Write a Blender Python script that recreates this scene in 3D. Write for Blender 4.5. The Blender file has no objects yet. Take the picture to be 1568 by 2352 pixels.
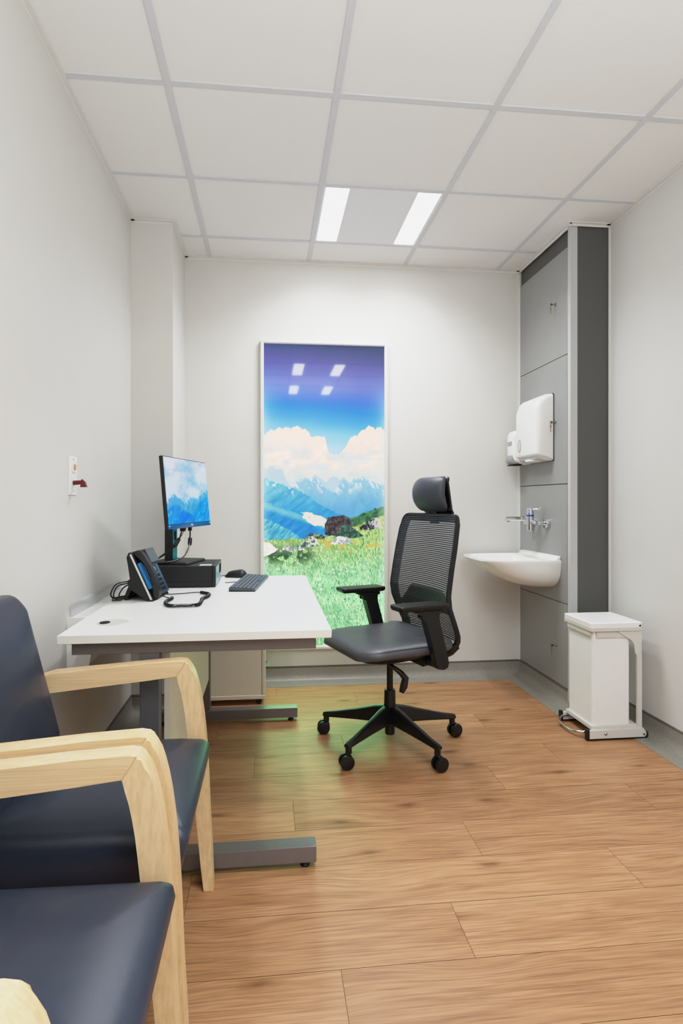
import bpy, bmesh, math, random
import numpy as np
from mathutils import Vector, Matrix, Euler
random.seed(7)
PI = math.pi
scene = bpy.context.scene
COL = scene.collection

# ------------------------------------------------------------------ helpers
def lin(c):
    return tuple((x / 255 / 12.92) if x / 255 <= .04045 else ((x / 255 + .055) / 1.055) ** 2.4 for x in c[:3])

def new_mat(name):
    m = bpy.data.materials.new(name); m.use_nodes = True
    return m, m.node_tree.nodes, m.node_tree.links, m.node_tree.nodes['Principled BSDF']

def pbr(name, rgb, rough=.5, metal=0., var=.04, scale=30., bump=0., bscale=None, spec=.5, stretch=(1, 1, 1), trans=0., alpha=1., coat=0.):
    m, N, L, b = new_mat(name)
    tc = N.new('ShaderNodeTexCoord'); mp = N.new('ShaderNodeMapping'); mp.inputs['Scale'].default_value = stretch
    L.new(tc.outputs['Object'], mp.inputs['Vector'])
    nz = N.new('ShaderNodeTexNoise'); nz.inputs['Scale'].default_value = scale; nz.inputs['Detail'].default_value = 4
    L.new(mp.outputs['Vector'], nz.inputs['Vector'])
    r = N.new('ShaderNodeValToRGB'); c = lin(rgb)
    r.color_ramp.elements[0].position = .3; r.color_ramp.elements[1].position = .7
    r.color_ramp.elements[0].color = (*[x * (1 - var) for x in c], 1); r.color_ramp.elements[1].color = (*[min(1, x * (1 + var)) for x in c], 1)
    L.new(nz.outputs['Fac'], r.inputs['Fac']); L.new(r.outputs['Color'], b.inputs['Base Color'])
    b.inputs['Roughness'].default_value = rough; b.inputs['Metallic'].default_value = metal
    b.inputs['Specular IOR Level'].default_value = spec; b.inputs['Alpha'].default_value = alpha
    b.inputs['Transmission Weight'].default_value = trans; b.inputs['Coat Weight'].default_value = coat
    if bump:
        n2 = N.new('ShaderNodeTexNoise'); n2.inputs['Scale'].default_value = bscale or scale * 6; n2.inputs['Detail'].default_value = 3
        L.new(mp.outputs['Vector'], n2.inputs['Vector'])
        bp = N.new('ShaderNodeBump'); bp.inputs['Strength'].default_value = bump; bp.inputs['Distance'].default_value = .002
        L.new(n2.outputs['Fac'], bp.inputs['Height']); L.new(bp.outputs['Normal'], b.inputs['Normal'])
    return m

def emit(name, rgb, strength):
    m, N, L, b = new_mat(name)
    b.inputs['Base Color'].default_value = (.8, .8, .8, 1)
    tc = N.new('ShaderNodeTexCoord'); nz = N.new('ShaderNodeTexNoise'); nz.inputs['Scale'].default_value = 3
    r = N.new('ShaderNodeValToRGB'); c = lin(rgb)
    r.color_ramp.elements[0].color = (*[x * .98 for x in c], 1); r.color_ramp.elements[1].color = (*c, 1)
    L.new(tc.outputs['Object'], nz.inputs['Vector']); L.new(nz.outputs['Fac'], r.inputs['Fac']); L.new(r.outputs['Color'], b.inputs['Emission Color'])
    b.inputs['Emission Strength'].default_value = strength
    return m

def BM(): return bmesh.new()

def rbox(bm, c, s, r=0., seg=2, rot=None):
    t = BM(); bmesh.ops.create_cube(t, size=1)
    for v in t.verts: v.co = Vector((v.co.x * s[0], v.co.y * s[1], v.co.z * s[2]))
    if r > 0: bmesh.ops.bevel(t, geom=list(t.edges), offset=min(r, min(s) * .49), segments=seg, profile=.5, affect='EDGES')
    M = Matrix.Translation(Vector(c))
    if rot is not None: M = M @ (rot.to_4x4() if isinstance(rot, Matrix) else Euler(rot).to_matrix().to_4x4())
    t.transform(M); merge(bm, t)

def box(bm, lo, hi, r=0., seg=2):
    rbox(bm, [(a + b) / 2 for a, b in zip(lo, hi)], [abs(b - a) for a, b in zip(lo, hi)], r, seg)

def merge(bm, t):
    me = bpy.data.meshes.new('tmp'); t.to_mesh(me); t.free(); bm.from_mesh(me); bpy.data.meshes.remove(me)

def frame_of(d, up=Vector((0, 0, 1))):
    d = d.normalized()
    if abs(d.dot(up)) > .95: up = Vector((0, 1, 0))
    x = up.cross(d).normalized(); y = d.cross(x).normalized()
    return x, y

def smooth_path(pts, n=6):
    P = [Vector(p) for p in pts]; out = []
    for i in range(len(P) - 1):
        a = P[i - 1] if i else P[0] * 2 - P[1]; b = P[i]; c = P[i + 1]; d = P[i + 2] if i + 2 < len(P) else P[-1] * 2 - P[-2]
        for k in range(n):
            t = k / n
            out.append(.5 * ((2 * b) + (c - a) * t + (2 * a - 5 * b + 4 * c - d) * t * t + (3 * b - a - 3 * c + d) * t ** 3))
    out.append(P[-1]); return out

def skin_rings(bm, rings, closed_ring=True, cap=True, closed_path=False):
    V = [[bm.verts.new(p) for p in r] for r in rings]
    n = len(V[0]); m = len(V)
    for i in range(m if closed_path else m - 1):
        a, b = V[i], V[(i + 1) % m]
        for k in range(n if closed_ring else n - 1):
            try: bm.faces.new((a[k], a[(k + 1) % n], b[(k + 1) % n], b[k]))
            except ValueError: pass
    if cap and not closed_path and closed_ring:
        try: bm.faces.new(V[0][::-1]); bm.faces.new(V[-1])
        except ValueError: pass
    return V

def tube(bm, pts, r, seg=10, smooth=0, cap=True, closed=False, sect=None):
    P = smooth_path(pts, smooth) if smooth else [Vector(p) for p in pts]
    rings = []; m = len(P); px = None
    for i in range(m):
        if closed: d = P[(i + 1) % m] - P[i - 1]
        else: d = P[min(i + 1, m - 1)] - P[max(i - 1, 0)]
        d.normalize()
        if px is None: x, y = frame_of(d)
        else:
            x = px - d * px.dot(d)
            x = x.normalized() if x.length > 1e-6 else frame_of(d)[0]
            y = d.cross(x)
        px = x
        rr = r[min(i * len(r) // m, len(r) - 1)] if isinstance(r, (list, tuple)) and smooth else (r[i] if isinstance(r, (list, tuple)) else r)
        S = sect or [(math.cos(2 * PI * k / seg), math.sin(2 * PI * k / seg)) for k in range(seg)]
        rings.append([P[i] + x * (a * rr) + y * (b * rr) for a, b in S])
    skin_rings(bm, rings, True, cap, closed)

def cyl(bm, a, b, r, seg=20, r2=None):
    tube(bm, [a, b], [r, r if r2 is None else r2], seg)

def lathe(bm, prof, c=(0, 0, 0), axis='Z', seg=28):
    rings = []
    for r, z in prof:
        ring = []
        for k in range(seg):
            a = 2 * PI * k / seg; p = (r * math.cos(a), r * math.sin(a), z)
            if axis == 'X': p = (p[2], p[0], p[1])
            if axis == 'Y': p = (p[1], p[2], p[0])
            ring.append(Vector(p) + Vector(c))
        rings.append(ring)
    skin_rings(bm, rings)

def prism(bm, poly, a, b, axis='Y', r=0., seg=2):
    def P(p, t):
        return {'Y': (p[0], t, p[1]), 'X': (t, p[0], p[1]), 'Z': (p[0], p[1], t)}[axis]
    t = BM()
    A = [t.verts.new(P(p, a)) for p in poly]; B = [t.verts.new(P(p, b)) for p in poly]; n = len(poly)
    fa = t.faces.new(A); fb = t.faces.new(B[::-1])
    for k in range(n): t.faces.new((A[k], B[k], B[(k + 1) % n], A[(k + 1) % n]))
    if r > 0:
        ed = [e for e in t.edges if any(f in (fa, fb) for f in e.link_faces)]
        bmesh.ops.bevel(t, geom=ed, offset=r, segments=seg, profile=.5, affect='EDGES')
    bmesh.ops.recalc_face_normals(t, faces=t.faces)
    merge(bm, t)

def rr(hx, hy, r, n=6):
    r = max(min(r, hx * .999, hy * .999), 1e-4); out = []
    for cx, cy, a0 in ((hx - r, hy - r, 0), (-hx + r, hy - r, PI / 2), (-hx + r, -hy + r, PI), (hx - r, -hy + r, 3 * PI / 2)):
        for k in range(n + 1):
            a = a0 + PI / 2 * k / n; out.append((cx + r * math.cos(a), cy + r * math.sin(a)))
    return out

def cushion(bm, hx, hy, r, prof, fn=None, n=6):
    """stack of rounded rectangles: prof = [(inset, z), ...]; fn bends every point"""
    rings = []
    for ins, z in prof:
        ring = [Vector((x, y, z)) for x, y in rr(max(hx - ins, .002), max(hy - ins, .002), max(r - ins, .75 * min(hx - ins, hy - ins) * min(1, max(0, ins - .5 * r) / (.5 * min(hx, hy))), .003), n)]
        rings.append([Vector(fn(p)) if fn else p for p in ring])
    skin_rings(bm, rings)

MATS = {}
WM = {}
def mesh_obj(name, bm, mat, parent=None, world=True, ang=38, recalc=True):
    if recalc: bmesh.ops.recalc_face_normals(bm, faces=bm.faces)
    if parent is not None and world: bm.transform(WM[parent.name].inverted())
    me = bpy.data.meshes.new(name); bm.to_mesh(me); bm.free()
    for p in me.polygons: p.use_smooth = True
    me.set_sharp_from_angle(angle=math.radians(ang))
    o = bpy.data.objects.new(name, me); COL.objects.link(o)
    for m in (mat if isinstance(mat, (list, tuple)) else [mat]): me.materials.append(m)
    if ang < 50:
        md = o.modifiers.new('weighted_normal', 'WEIGHTED_NORMAL'); md.keep_sharp = True
    if parent is not None:
        o.parent = parent; WM[o.name] = WM[parent.name]
    else: WM[o.name] = Matrix.Identity(4)
    return o

def thing(name, label, cat, loc=(0, 0, 0), rotz=0., group=None):
    o = bpy.data.objects.new(name, None); COL.objects.link(o); o.empty_display_size = .05
    o.location = loc; o.rotation_euler = (0, 0, rotz)
    o['label'] = label; o['category'] = cat
    if group: o['group'] = group
    WM[o.name] = Matrix.Translation(Vector(loc)) @ Matrix.Rotation(rotz, 4, 'Z')
    return o

def tag(o, label, cat, group=None):
    o['label'] = label; o['category'] = cat
    if group: o['group'] = group
    return o

def struct(name, bm, mat):
    o = mesh_obj(name, bm, mat); o['kind'] = 'structure'; return o

def copy_tree(o, parent=None):
    c = o.copy(); COL.objects.link(c)
    if parent is not None: c.parent = parent
    for ch in list(o.children): copy_tree(ch, c)
    return c

# ------------------------------------------------------------------ dimensions
XL, XR, YB, YF, H = -.365, 2.165, .286, -4.85, 2.582
UX, UY = 1.957, -.361            # face of the plumbing cabinet and its front end
CAMP = (.3565, -3.2939, 1.11)

# ------------------------------------------------------------------ materials
M_wall = pbr('wall_paint', (211, 209, 204), .62, var=.012, scale=6, bump=.05, bscale=220)
M_wallR = pbr('wall_paint_right', (212, 211, 207), .6, var=.012, scale=5, bump=.05, bscale=220)
M_ceil = pbr('ceiling_tile', (232, 231, 229), .9, var=.02, scale=500, bump=.12, bscale=700)
M_grid = pbr('ceiling_grid', (206, 208, 211), .5, var=.01)
M_trimw = pbr('white_trim', (220, 218, 213), .5, var=.01)
M_skirt = pbr('grey_vinyl_skirting', (138, 133, 124), .42, var=.1, scale=90, bump=.05)
M_skirtcap = pbr('dark_skirting_cap', (92, 87, 81), .45)
M_ubody = pbr('cabinet_dark_grey', (86, 86, 84), .5, var=.03, scale=300)
M_udoor = pbr('cabinet_mid_grey', (144, 144, 142), .38, var=.025, scale=8)
M_upost = pbr('cabinet_post_grey', (186, 187, 186), .4, var=.01)
M_black = pbr('black_plastic', (13, 13, 14), .4, var=.1, scale=80)
M_blackm = pbr('matt_black_plastic', (12, 12, 13), .5, var=.1, scale=120, bump=.08)
M_blackg = pbr('gloss_black', (12, 12, 14), .18)
M_dark = pbr('shadow_dark', (9, 9, 9), .9)
M_chrome = pbr('chrome', (215, 216, 218), .07, 1., var=.01)
M_steel = pbr('brushed_steel', (170, 168, 162), .25, 1., var=.05)
M_brass = pbr('worn_key_metal', (150, 136, 110), .3, 1., var=.1)
M_cer = pbr('white_ceramic', (236, 236, 233), .12, var=.01, coat=.4)
M_wplast = pbr('white_plastic', (233, 232, 228), .3, var=.01)
M_gplast = pbr('grey_plastic', (150, 152, 156), .35, var=.02)
M_lplast = pbr('pale_grey_plastic', (196, 195, 191), .4, var=.02)
M_blue = pbr('blue_ring', (24, 40, 150), .3)
M_bin = pbr('white_enamel', (234, 234, 233), .28, var=.01)
M_binf = pbr('cream_grey_enamel', (206, 204, 198), .35, var=.015)
M_desk = pbr('white_laminate', (228, 227, 224), .32, var=.012, scale=4)
M_deske = pbr('cream_laminate', (223, 219, 210), .4, var=.012, scale=4)
M_cream = pbr('cream_panel', (226, 222, 206), .45, var=.015)
M_silver = pbr('silver_grey_metal', (124, 122, 124), .34, .55, var=.03, scale=60)
M_silverd = pbr('grey_steel_beam', (112, 106, 104), .4, .4, var=.04, scale=60)
M_vinyl = pbr('navy_grey_vinyl', (47, 53, 67), .34, var=.05, scale=40, bump=.1, bscale=900, spec=.4)
M_seat = pbr('charcoal_leather', (70, 71, 76), .4, var=.05, scale=60, bump=.2, bscale=700)
M_head = pbr('charcoal_headrest', (58, 62, 70), .45, var=.06, scale=80, bump=.2, bscale=900)
M_mesh = pbr('grey_mesh_yarn', (60, 64, 68), .55, var=.08, scale=200)
M_sheer = pbr('sheer_mesh_fabric', (66, 72, 76), .6, var=.05, scale=200, alpha=.38)
M_frame = pbr('chair_frame_black', (14, 14, 15), .36, var=.08, scale=90)
M_stitch = pbr('seam_thread', (34, 34, 36), .6)
M_gasket = pbr('grey_lock_metal', (150, 150, 150), .2, 1.)
M_orange = pbr('orange_lens', (214, 138, 88), .3)
M_red = pbr('dark_red_plastic', (96, 10, 18), .3)
M_teal = pbr('glossy_blue_grey', (36, 134, 156), .22, .3, var=.05)
M_pcpanel = pbr('pc_front_blue_grey', (150, 182, 194), .3, 0., var=.05)
M_kbd = pbr('slate_keycap', (66, 74, 84), .4, var=.05, scale=200)
M_kbdb = pbr('keyboard_base', (62, 74, 80), .35, .1, var=.04)
M_lcd = pbr('unlit_lcd', (74, 78, 80), .25)
M_phone = pbr('phone_face_slate', (66, 82, 100), .28, .25, var=.05)
M_cradle = pbr('cradle_reflected_blue', (38, 100, 150), .22, .2, var=.06)  # blue reflection of monitor and picture painted into the cradle colour
M_clear = pbr('clear_acrylic', (226, 230, 236), .08, var=.0, trans=.55, alpha=.45)
M_lightframe = pbr('light_panel_white', (226, 228, 230), .45, var=.01)
M_diff = emit('light_diffuser', (246, 249, 255), 20.)
M_diff1 = emit('light_diffuser_dimmed', (246, 249, 255), 20.)

def wood_mat(name, light, mid, dark, rough=.4, axis_scale=(1.3, 13, 13), attr=False, strength=1.):
    m, N, L, b = new_mat(name)
    tc = N.new('ShaderNodeTexCoord'); src = tc.outputs['Object']
    if attr:
        at = N.new('ShaderNodeAttribute'); at.attribute_name = 'plank'
        ad = N.new('ShaderNodeVectorMath'); ad.operation = 'MULTIPLY_ADD'; ad.inputs[1].default_value = (37, 53, 19)
        L.new(at.outputs['Vector'], ad.inputs[0]); L.new(src, ad.inputs[2]); src = ad.outputs[0]
        # the grain bends round the knots
        kmp = N.new('ShaderNodeMapping'); kmp.inputs['Scale'].default_value = (1.7, 4.6, 1); L.new(src, kmp.inputs['Vector'])
        kvo = N.new('ShaderNodeTexVoronoi'); kvo.inputs['Scale'].default_value = 1.; kvo.voronoi_dimensions = '2D'; L.new(kmp.outputs['Vector'], kvo.inputs['Vector'])
        kmr = N.new('ShaderNodeMapRange'); kmr.interpolation_type = 'SMOOTHSTEP'; kmr.inputs['From Min'].default_value = 0; kmr.inputs['From Max'].default_value = .42
        kmr.inputs['To Min'].default_value = .026; kmr.inputs['To Max'].default_value = 0; L.new(kvo.outputs['Distance'], kmr.inputs['Value'])
        kcx = N.new('ShaderNodeCombineXYZ'); L.new(kmr.outputs['Result'], kcx.inputs['Y']); kad = N.new('ShaderNodeVectorMath'); kad.operation = 'ADD'
        L.new(src, kad.inputs[0]); L.new(kcx.outputs[0], kad.inputs[1]); base_src = src; src = kad.outputs[0]
    def nz(sc, scale, det=5, dist=0., rough_=.55):
        mp = N.new('ShaderNodeMapping'); mp.inputs['Scale'].default_value = sc; L.new(src, mp.inputs['Vector'])
        n = N.new('ShaderNodeTexNoise'); n.inputs['Scale'].default_value = scale; n.inputs['Detail'].default_value = det
        n.inputs['Distortion'].default_value = dist; n.inputs['Roughness'].default_value = rough_
        L.new(mp.outputs['Vector'], n.inputs['Vector']); return n.outputs['Fac']
    big = nz(axis_scale, 1.0, 6, 1.6)
    fine = nz((axis_scale[0] * 3.2, axis_scale[1] * 14, axis_scale[2] * 14), 1., 4, .3)
    r1 = N.new('ShaderNodeValToRGB'); e = r1.color_ramp.elements
    e[0].position = .3; e[0].color = (*lin(dark), 1); e[1].position = .72; e[1].color = (*lin(light), 1)
    k = e.new(.5); k.color = (*lin(mid), 1)
    L.new(big, r1.inputs['Fac'])
    r2 = N.new('ShaderNodeValToRGB'); r2.color_ramp.elements[0].position = .32; r2.color_ramp.elements[1].position = .6
    f0 = 1 - .24 * strength
    r2.color_ramp.elements[0].color = (f0, f0 * .97, f0 * .93, 1); r2.color_ramp.elements[1].color = (1.03, 1.03, 1.03, 1)
    L.new(fine, r2.inputs['Fac'])
    mx = N.new('ShaderNodeMixRGB'); mx.blend_type = 'MULTIPLY'; mx.inputs['Fac'].default_value = 1
    L.new(r1.outputs['Color'], mx.inputs['Color1']); L.new(r2.outputs['Color'], mx.inputs['Color2']); out = mx.outputs['Color']
    if attr:
        # knots
        mp = N.new('ShaderNodeMapping'); mp.inputs['Scale'].default_value = (1.7, 4.6, 1); L.new(base_src, mp.inputs['Vector'])
        dn = N.new('ShaderNodeTexNoise'); dn.inputs['Scale'].default_value = 9; L.new(mp.outputs['Vector'], dn.inputs['Vector'])
        dm = N.new('ShaderNodeMixRGB'); dm.inputs['Fac'].default_value = .06; L.new(mp.outputs['Vector'], dm.inputs['Color1']); L.new(dn.outputs['Color'], dm.inputs['Color2'])
        vo = N.new('ShaderNodeTexVoronoi'); vo.inputs['Scale'].default_value = 1.; vo.voronoi_dimensions = '2D'; L.new(dm.outputs['Color'], vo.inputs['Vector'])
        r3 = N.new('ShaderNodeValToRGB'); r3.color_ramp.elements[0].position = .02; r3.color_ramp.elements[1].position = .11
        r3.color_ramp.elements[0].color = (.42, .36, .3, 1); r3.color_ramp.elements[1].color = (1, 1, 1, 1)
        kk = r3.color_ramp.elements.new(.06); kk.color = (.8, .76, .7, 1)
        L.new(vo.outputs['Distance'], r3.inputs['Fac'])
        m2 = N.new('ShaderNodeMixRGB'); m2.blend_type = 'MULTIPLY'; m2.inputs['Fac'].default_value = .8
        L.new(out, m2.inputs['Color1']); L.new(r3.outputs['Color'], m2.inputs['Color2'])
        # plank to plank tone
        sx = N.new('ShaderNodeSeparateXYZ'); L.new(at.outputs['Vector'], sx.inputs[0])
        r4 = N.new('ShaderNodeValToRGB'); r4.color_ramp.elements[0].color = (.87, .85, .83, 1); r4.color_ramp.elements[1].color = (1.06, 1.07, 1.08, 1)
        L.new(sx.outputs['X'], r4.inputs['Fac'])
        m3 = N.new('ShaderNodeMixRGB'); m3.blend_type = 'MULTIPLY'; m3.inputs['Fac'].default_value = 1
        L.new(m2.outputs['Color'], m3.inputs['Color1']); L.new(r4.outputs['Color'], m3.inputs['Color2']); out = m3.outputs['Color']
    L.new(out, b.inputs['Base Color']); b.inputs['Roughness'].default_value = rough
    bp = N.new('ShaderNodeBump'); bp.inputs['Strength'].default_value = .08; bp.inputs['Distance'].default_value = .001
    L.new(fine, bp.inputs['Height']); L.new(bp.outputs['Normal'], b.inputs['Normal'])
    return m
M_floor = wood_mat('oak_vinyl_plank', (186, 141, 103), (177, 131, 93), (161, 116, 80), .42, axis_scale=(1.9, 13, 13), attr=True, strength=1.5)
M_seam = pbr('plank_seam', (112, 78, 52), .7)
M_beech = wood_mat('beech_wood', (230, 199, 157), (227, 194, 150), (222, 187, 141), .36, axis_scale=(2.2, 12, 30), strength=.6)
M_beechv = wood_mat('beech_wood_upright', (230, 199, 157), (227, 194, 150), (222, 187, 141), .36, axis_scale=(34, 12, 2.2), strength=.6)

# ------------------------------------------------------------------ room shell
bm = BM(); box(bm, (XL - .1, YF - .1, 0), (XL, YB + .1, H + .1)); struct('wall_left', bm, M_wall)
bm = BM(); box(bm, (XL, YB, 0), (XR + .1, YB + .1, H + .1)); struct('wall_back', bm, M_wall)
bm = BM(); box(bm, (XR, YF - .1, 0), (XR + .1, YB, H + .1)); struct('wall_right', bm, M_wallR)
bm = BM(); box(bm, (XL, YF - .1, 0), (XR, YF, H + .1)); struct('wall_front', bm, M_wall)
bm = BM(); box(bm, (XL, -.153, 0), (-.15, YB, H)); struct('wall_column', bm, M_wall)

# floor of individual vinyl planks
bm = BM()
lay = bm.loops.layers.float_color.new('plank')
base = [bm.verts.new(p) for p in ((XL, YF, -.0015), (XR, YF, -.0015), (XR, YB, -.0015), (XL, YB, -.0015))]
f = bm.faces.new(base); f.material_index = 1
JOINTS = {-1.34: 1.02, -1.735: .854, -1.535: 1.43, -1.93: .525, -.946: 1.262, -1.137: .443, -.754: 1.595, -.363: 1.41, .03: .84, -.165: 1.786, -.56: .693}
y0 = -1.93 - .196 * 16
LEN = 1.3; g = .0006
for k in range(28):
    yb = y0 + k * .196; yt = yb + .196
    if yb >= YB or yt <= YF: continue
    j = None
    for a, x in JOINTS.items():
        if abs(a - yt) < .05: j = x
    if j is None: j = random.uniform(0, LEN)
    xs = j - LEN * 4
    while xs < XR:
        x0, x1 = max(xs, XL), min(xs + LEN, XR); tone = (random.random(), random.random(), random.random(), 1)
        if x1 - x0 > .01:
            vs = [bm.verts.new(p) for p in ((x0 + g * (xs > XL), max(yb, YF) + g, 0), (x1 - g, max(yb, YF) + g, 0), (x1 - g, min(yt, YB) - g, 0), (x0 + g * (xs > XL), min(yt, YB) - g, 0))]
            f = bm.faces.new(vs)
            for l in f.loops: l[lay] = tone
        xs += LEN
fl = struct('floor', bm, [M_floor, M_seam])

# coved skirting
def skirting(name, path, i):
    """profile swept along segment i of a polyline, mitred; room lies to the left of the path direction"""
    prof = [(.117, .0), (.117, .0015), (.06, .0022), (.035, .006), (.018, .018), (.008, .04), (.006, .082), (.006, .088), (.0, .092), (0, 0)]
    P = [Vector((*p, 0)) for p in path]
    def nrm(a, b):
        d = (b - a).normalized(); return Vector((-d.y, d.x, 0))
    def off(k, i):
        n1 = nrm(P[i], P[i + 1])
        j = i - 1 if k == i else i + 1
        if j < 0 or j + 1 >= len(P): return n1
        n2 = nrm(P[j], P[j + 1]); return (n1 + n2) / (1 + n1.dot(n2))
    bm = BM(); rings = []
    for k in (i, i + 1):
        o = off(k, i); rings.append([P[k] + o * d + Vector((0, 0, z)) for d, z in prof])
    V = skin_rings(bm, rings)
    bm.faces.ensure_lookup_table()
    for f in bm.faces:
        if min(v.co.z for v in f.verts) > .08: f.material_index = 1
    o = struct(name, bm, [M_skirt, M_skirtcap]); return o
path = [(XR, YF), (XR, UY), (UX + .03, UY), (UX, UY + .02), (UX, YB), (-.15, YB), (-.15, -.153), (XL, -.153), (XL, YF)]
path = [(XR, YF), (XR, UY), (UX, UY), (UX, YB), (-.15, YB), (-.15, -.153), (XL, -.153), (XL, YF)]
for i, n in enumerate(['baseboard_right', 'baseboard_cabinet_end', 'baseboard_cabinet', 'baseboard_back', 'baseboard_column_side', 'baseboard_column', 'baseboard_left']):
    skirting(n, path, i)

# ceiling
bm = BM(); box(bm, (XL, YF, H + .004), (XR, YB, H + .06)); struct('ceiling', bm, M_ceil)
bm = BM()
def ok_run(a, b): return a < b
for x in (0, .6, 1.2, 1.8):
    box(bm, (x - .012, YF, H - .0015), (x + .012, YB - .01, H + .006))
y = 0.
while y > YF:
    x0 = XL if y < -.17 else -.15
    x1 = XR if y < -.37 else UX
    box(bm, (x0, y - .012, H - .001), (x1, y + .012, H + .0055)); y -= .6
struct('trim_1', bm, M_grid)
bm = BM()
def angle(a, b, inward):
    (ax, ay), (bx, by) = a, b; w = .02; t = .0025
    ix, iy = inward
    lo = (min(ax, bx, ax + ix * w, bx + ix * w), min(ay, by, ay + iy * w, by + iy * w), H - .0025); hi = (max(ax, bx, ax + ix * w, bx + ix * w), max(ay, by, ay + iy * w, by + iy * w), H + .003)
    box(bm, lo, hi)
    lo = (min(ax, bx, ax + ix * t, bx + ix * t), min(ay, by, ay + iy * t, by + iy * t), H - .014); hi = (max(ax, bx, ax + ix * t, bx + ix * t), max(ay, by, ay + iy * t, by + iy * t), H)
    box(bm, lo, hi)
angle((XL, YF), (XL, -.153), (1, 0)); angle((XL, -.153), (-.15, -.153), (0, -1)); angle((-.15, -.173), (-.15, YB), (1, 0))
angle((-.15, YB), (UX, YB), (0, -1)); angle((UX - .006, UY - .02), (UX - .006, YB), (-1, 0)); angle((UX - .02, UY - .006), (XR, UY - .006), (0, -1)); angle((XR, YF), (XR, UY), (-1, 0))
struct('trim_2', bm, M_trimw)
bm = BM(); box(bm, (UX - .008, YB - .006, .09), (UX - .0, YB, H - .015)); struct('trim_3', bm, M_trimw)
bm = BM(); box(bm, (XR - .006, UY - .012, .09), (XR, UY - .002, H - .015)); struct('trim_4', bm, M_trimw)

# ------------------------------------------------------------------ ceiling lights
def light(cx, cy, label, md):
    t = thing('ceiling_light', label, 'ceiling light', (cx, cy, H), 0, 'recessed twin-strip light panels')
    bm = BM(); z0, z1 = H + .0005, H + .0038; h = .288
    sx = ((-.278, -.166), (.166, .278)); sy = .278
    box(bm, (cx - h, cy - h, z0), (cx + sx[0][0], cy + h, z1)); box(bm, (cx + sx[0][1], cy - h, z0), (cx + sx[1][0], cy + h, z1)); box(bm, (cx + sx[1][1], cy - h, z0), (cx + h, cy + h, z1))
    for a, b in sx:
        box(bm, (cx + a, cy - h, z0), (cx + b, cy - sy, z1)); box(bm, (cx + a, cy + sy, z0), (cx + b, cy + h, z1))
    mesh_obj('frame', bm, M_lightframe, t)
    for a, b in sx:
        bm = BM(); prism(bm, [((a + b) / 2 + cx + x, cy + y) for x, y in rr((b - a) / 2, sy, .012, 4)], H + .0012, H + .0034, 'Z')
        mesh_obj('diffuser', bm, md, t)
        ld = bpy.data.lights.new('strip_lamp', 'AREA'); ld.shape = 'RECTANGLE'; ld.size = b - a; ld.size_y = 2 * sy; ld.energy = 10.4 if md is M_diff1 else 5.9; ld.spread = math.radians(140); ld.color = (.925, .965, 1)
        lo_ = bpy.data.objects.new('strip_lamp', ld); COL.objects.link(lo_); lo_.location = ((a + b) / 2 + cx, cy, H - .002)
    return t
light(.9, -.3, 'white recessed ceiling light with two glowing strips above the picture', M_diff1)
light(.9, -2.7, 'ceiling light mirrored as the upper strip pair in the picture glass', M_diff)
light(.9, -3.9, 'ceiling light mirrored as the lower strip pair in the picture glass', M_diff)

CURVE_X = (0, .02, .1, .2, .4, .7, 1.0, 1.5, 2.5, 4); CURVE_Y = (0, .017, .1, .21, .425, .68, .83, .92, .98, 1.0)
# ------------------------------------------------------------------ painted pictures as dense coloured grids
rng = np.random.default_rng(5)
def vnoise(X, Y, sx, sy, seed):
    r = np.random.default_rng(seed); G = r.random((260, 260))
    x = np.abs(X * sx) % 255; y = np.abs(Y * sy) % 255
    xi = x.astype(int); yi = y.astype(int); fx = x - xi; fy = y - yi
    fx = fx * fx * (3 - 2 * fx); fy = fy * fy * (3 - 2 * fy)
    return (G[yi, xi] * (1 - fx) + G[yi, xi + 1] * fx) * (1 - fy) + (G[yi + 1, xi] * (1 - fx) + G[yi + 1, xi + 1] * fx) * fy
def fbm(X, Y, sx, sy, seed, o=5, g=.5):
    s = 0; a = 1; t = 0
    for k in range(o):
        s = s + a * vnoise(X, Y, sx * 2 ** k, sy * 2 ** k, seed + k * 17); t += a; a *= g
    return s / t
def sst(e0, e1, x): t = np.clip((x - e0) / (e1 - e0), 0, 1); return t * t * (3 - 2 * t)
def C(*c): return np.array(c, float)
def over(I, col, m): return I * (1 - m[..., None]) + np.asarray(col) * m[..., None]

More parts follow.
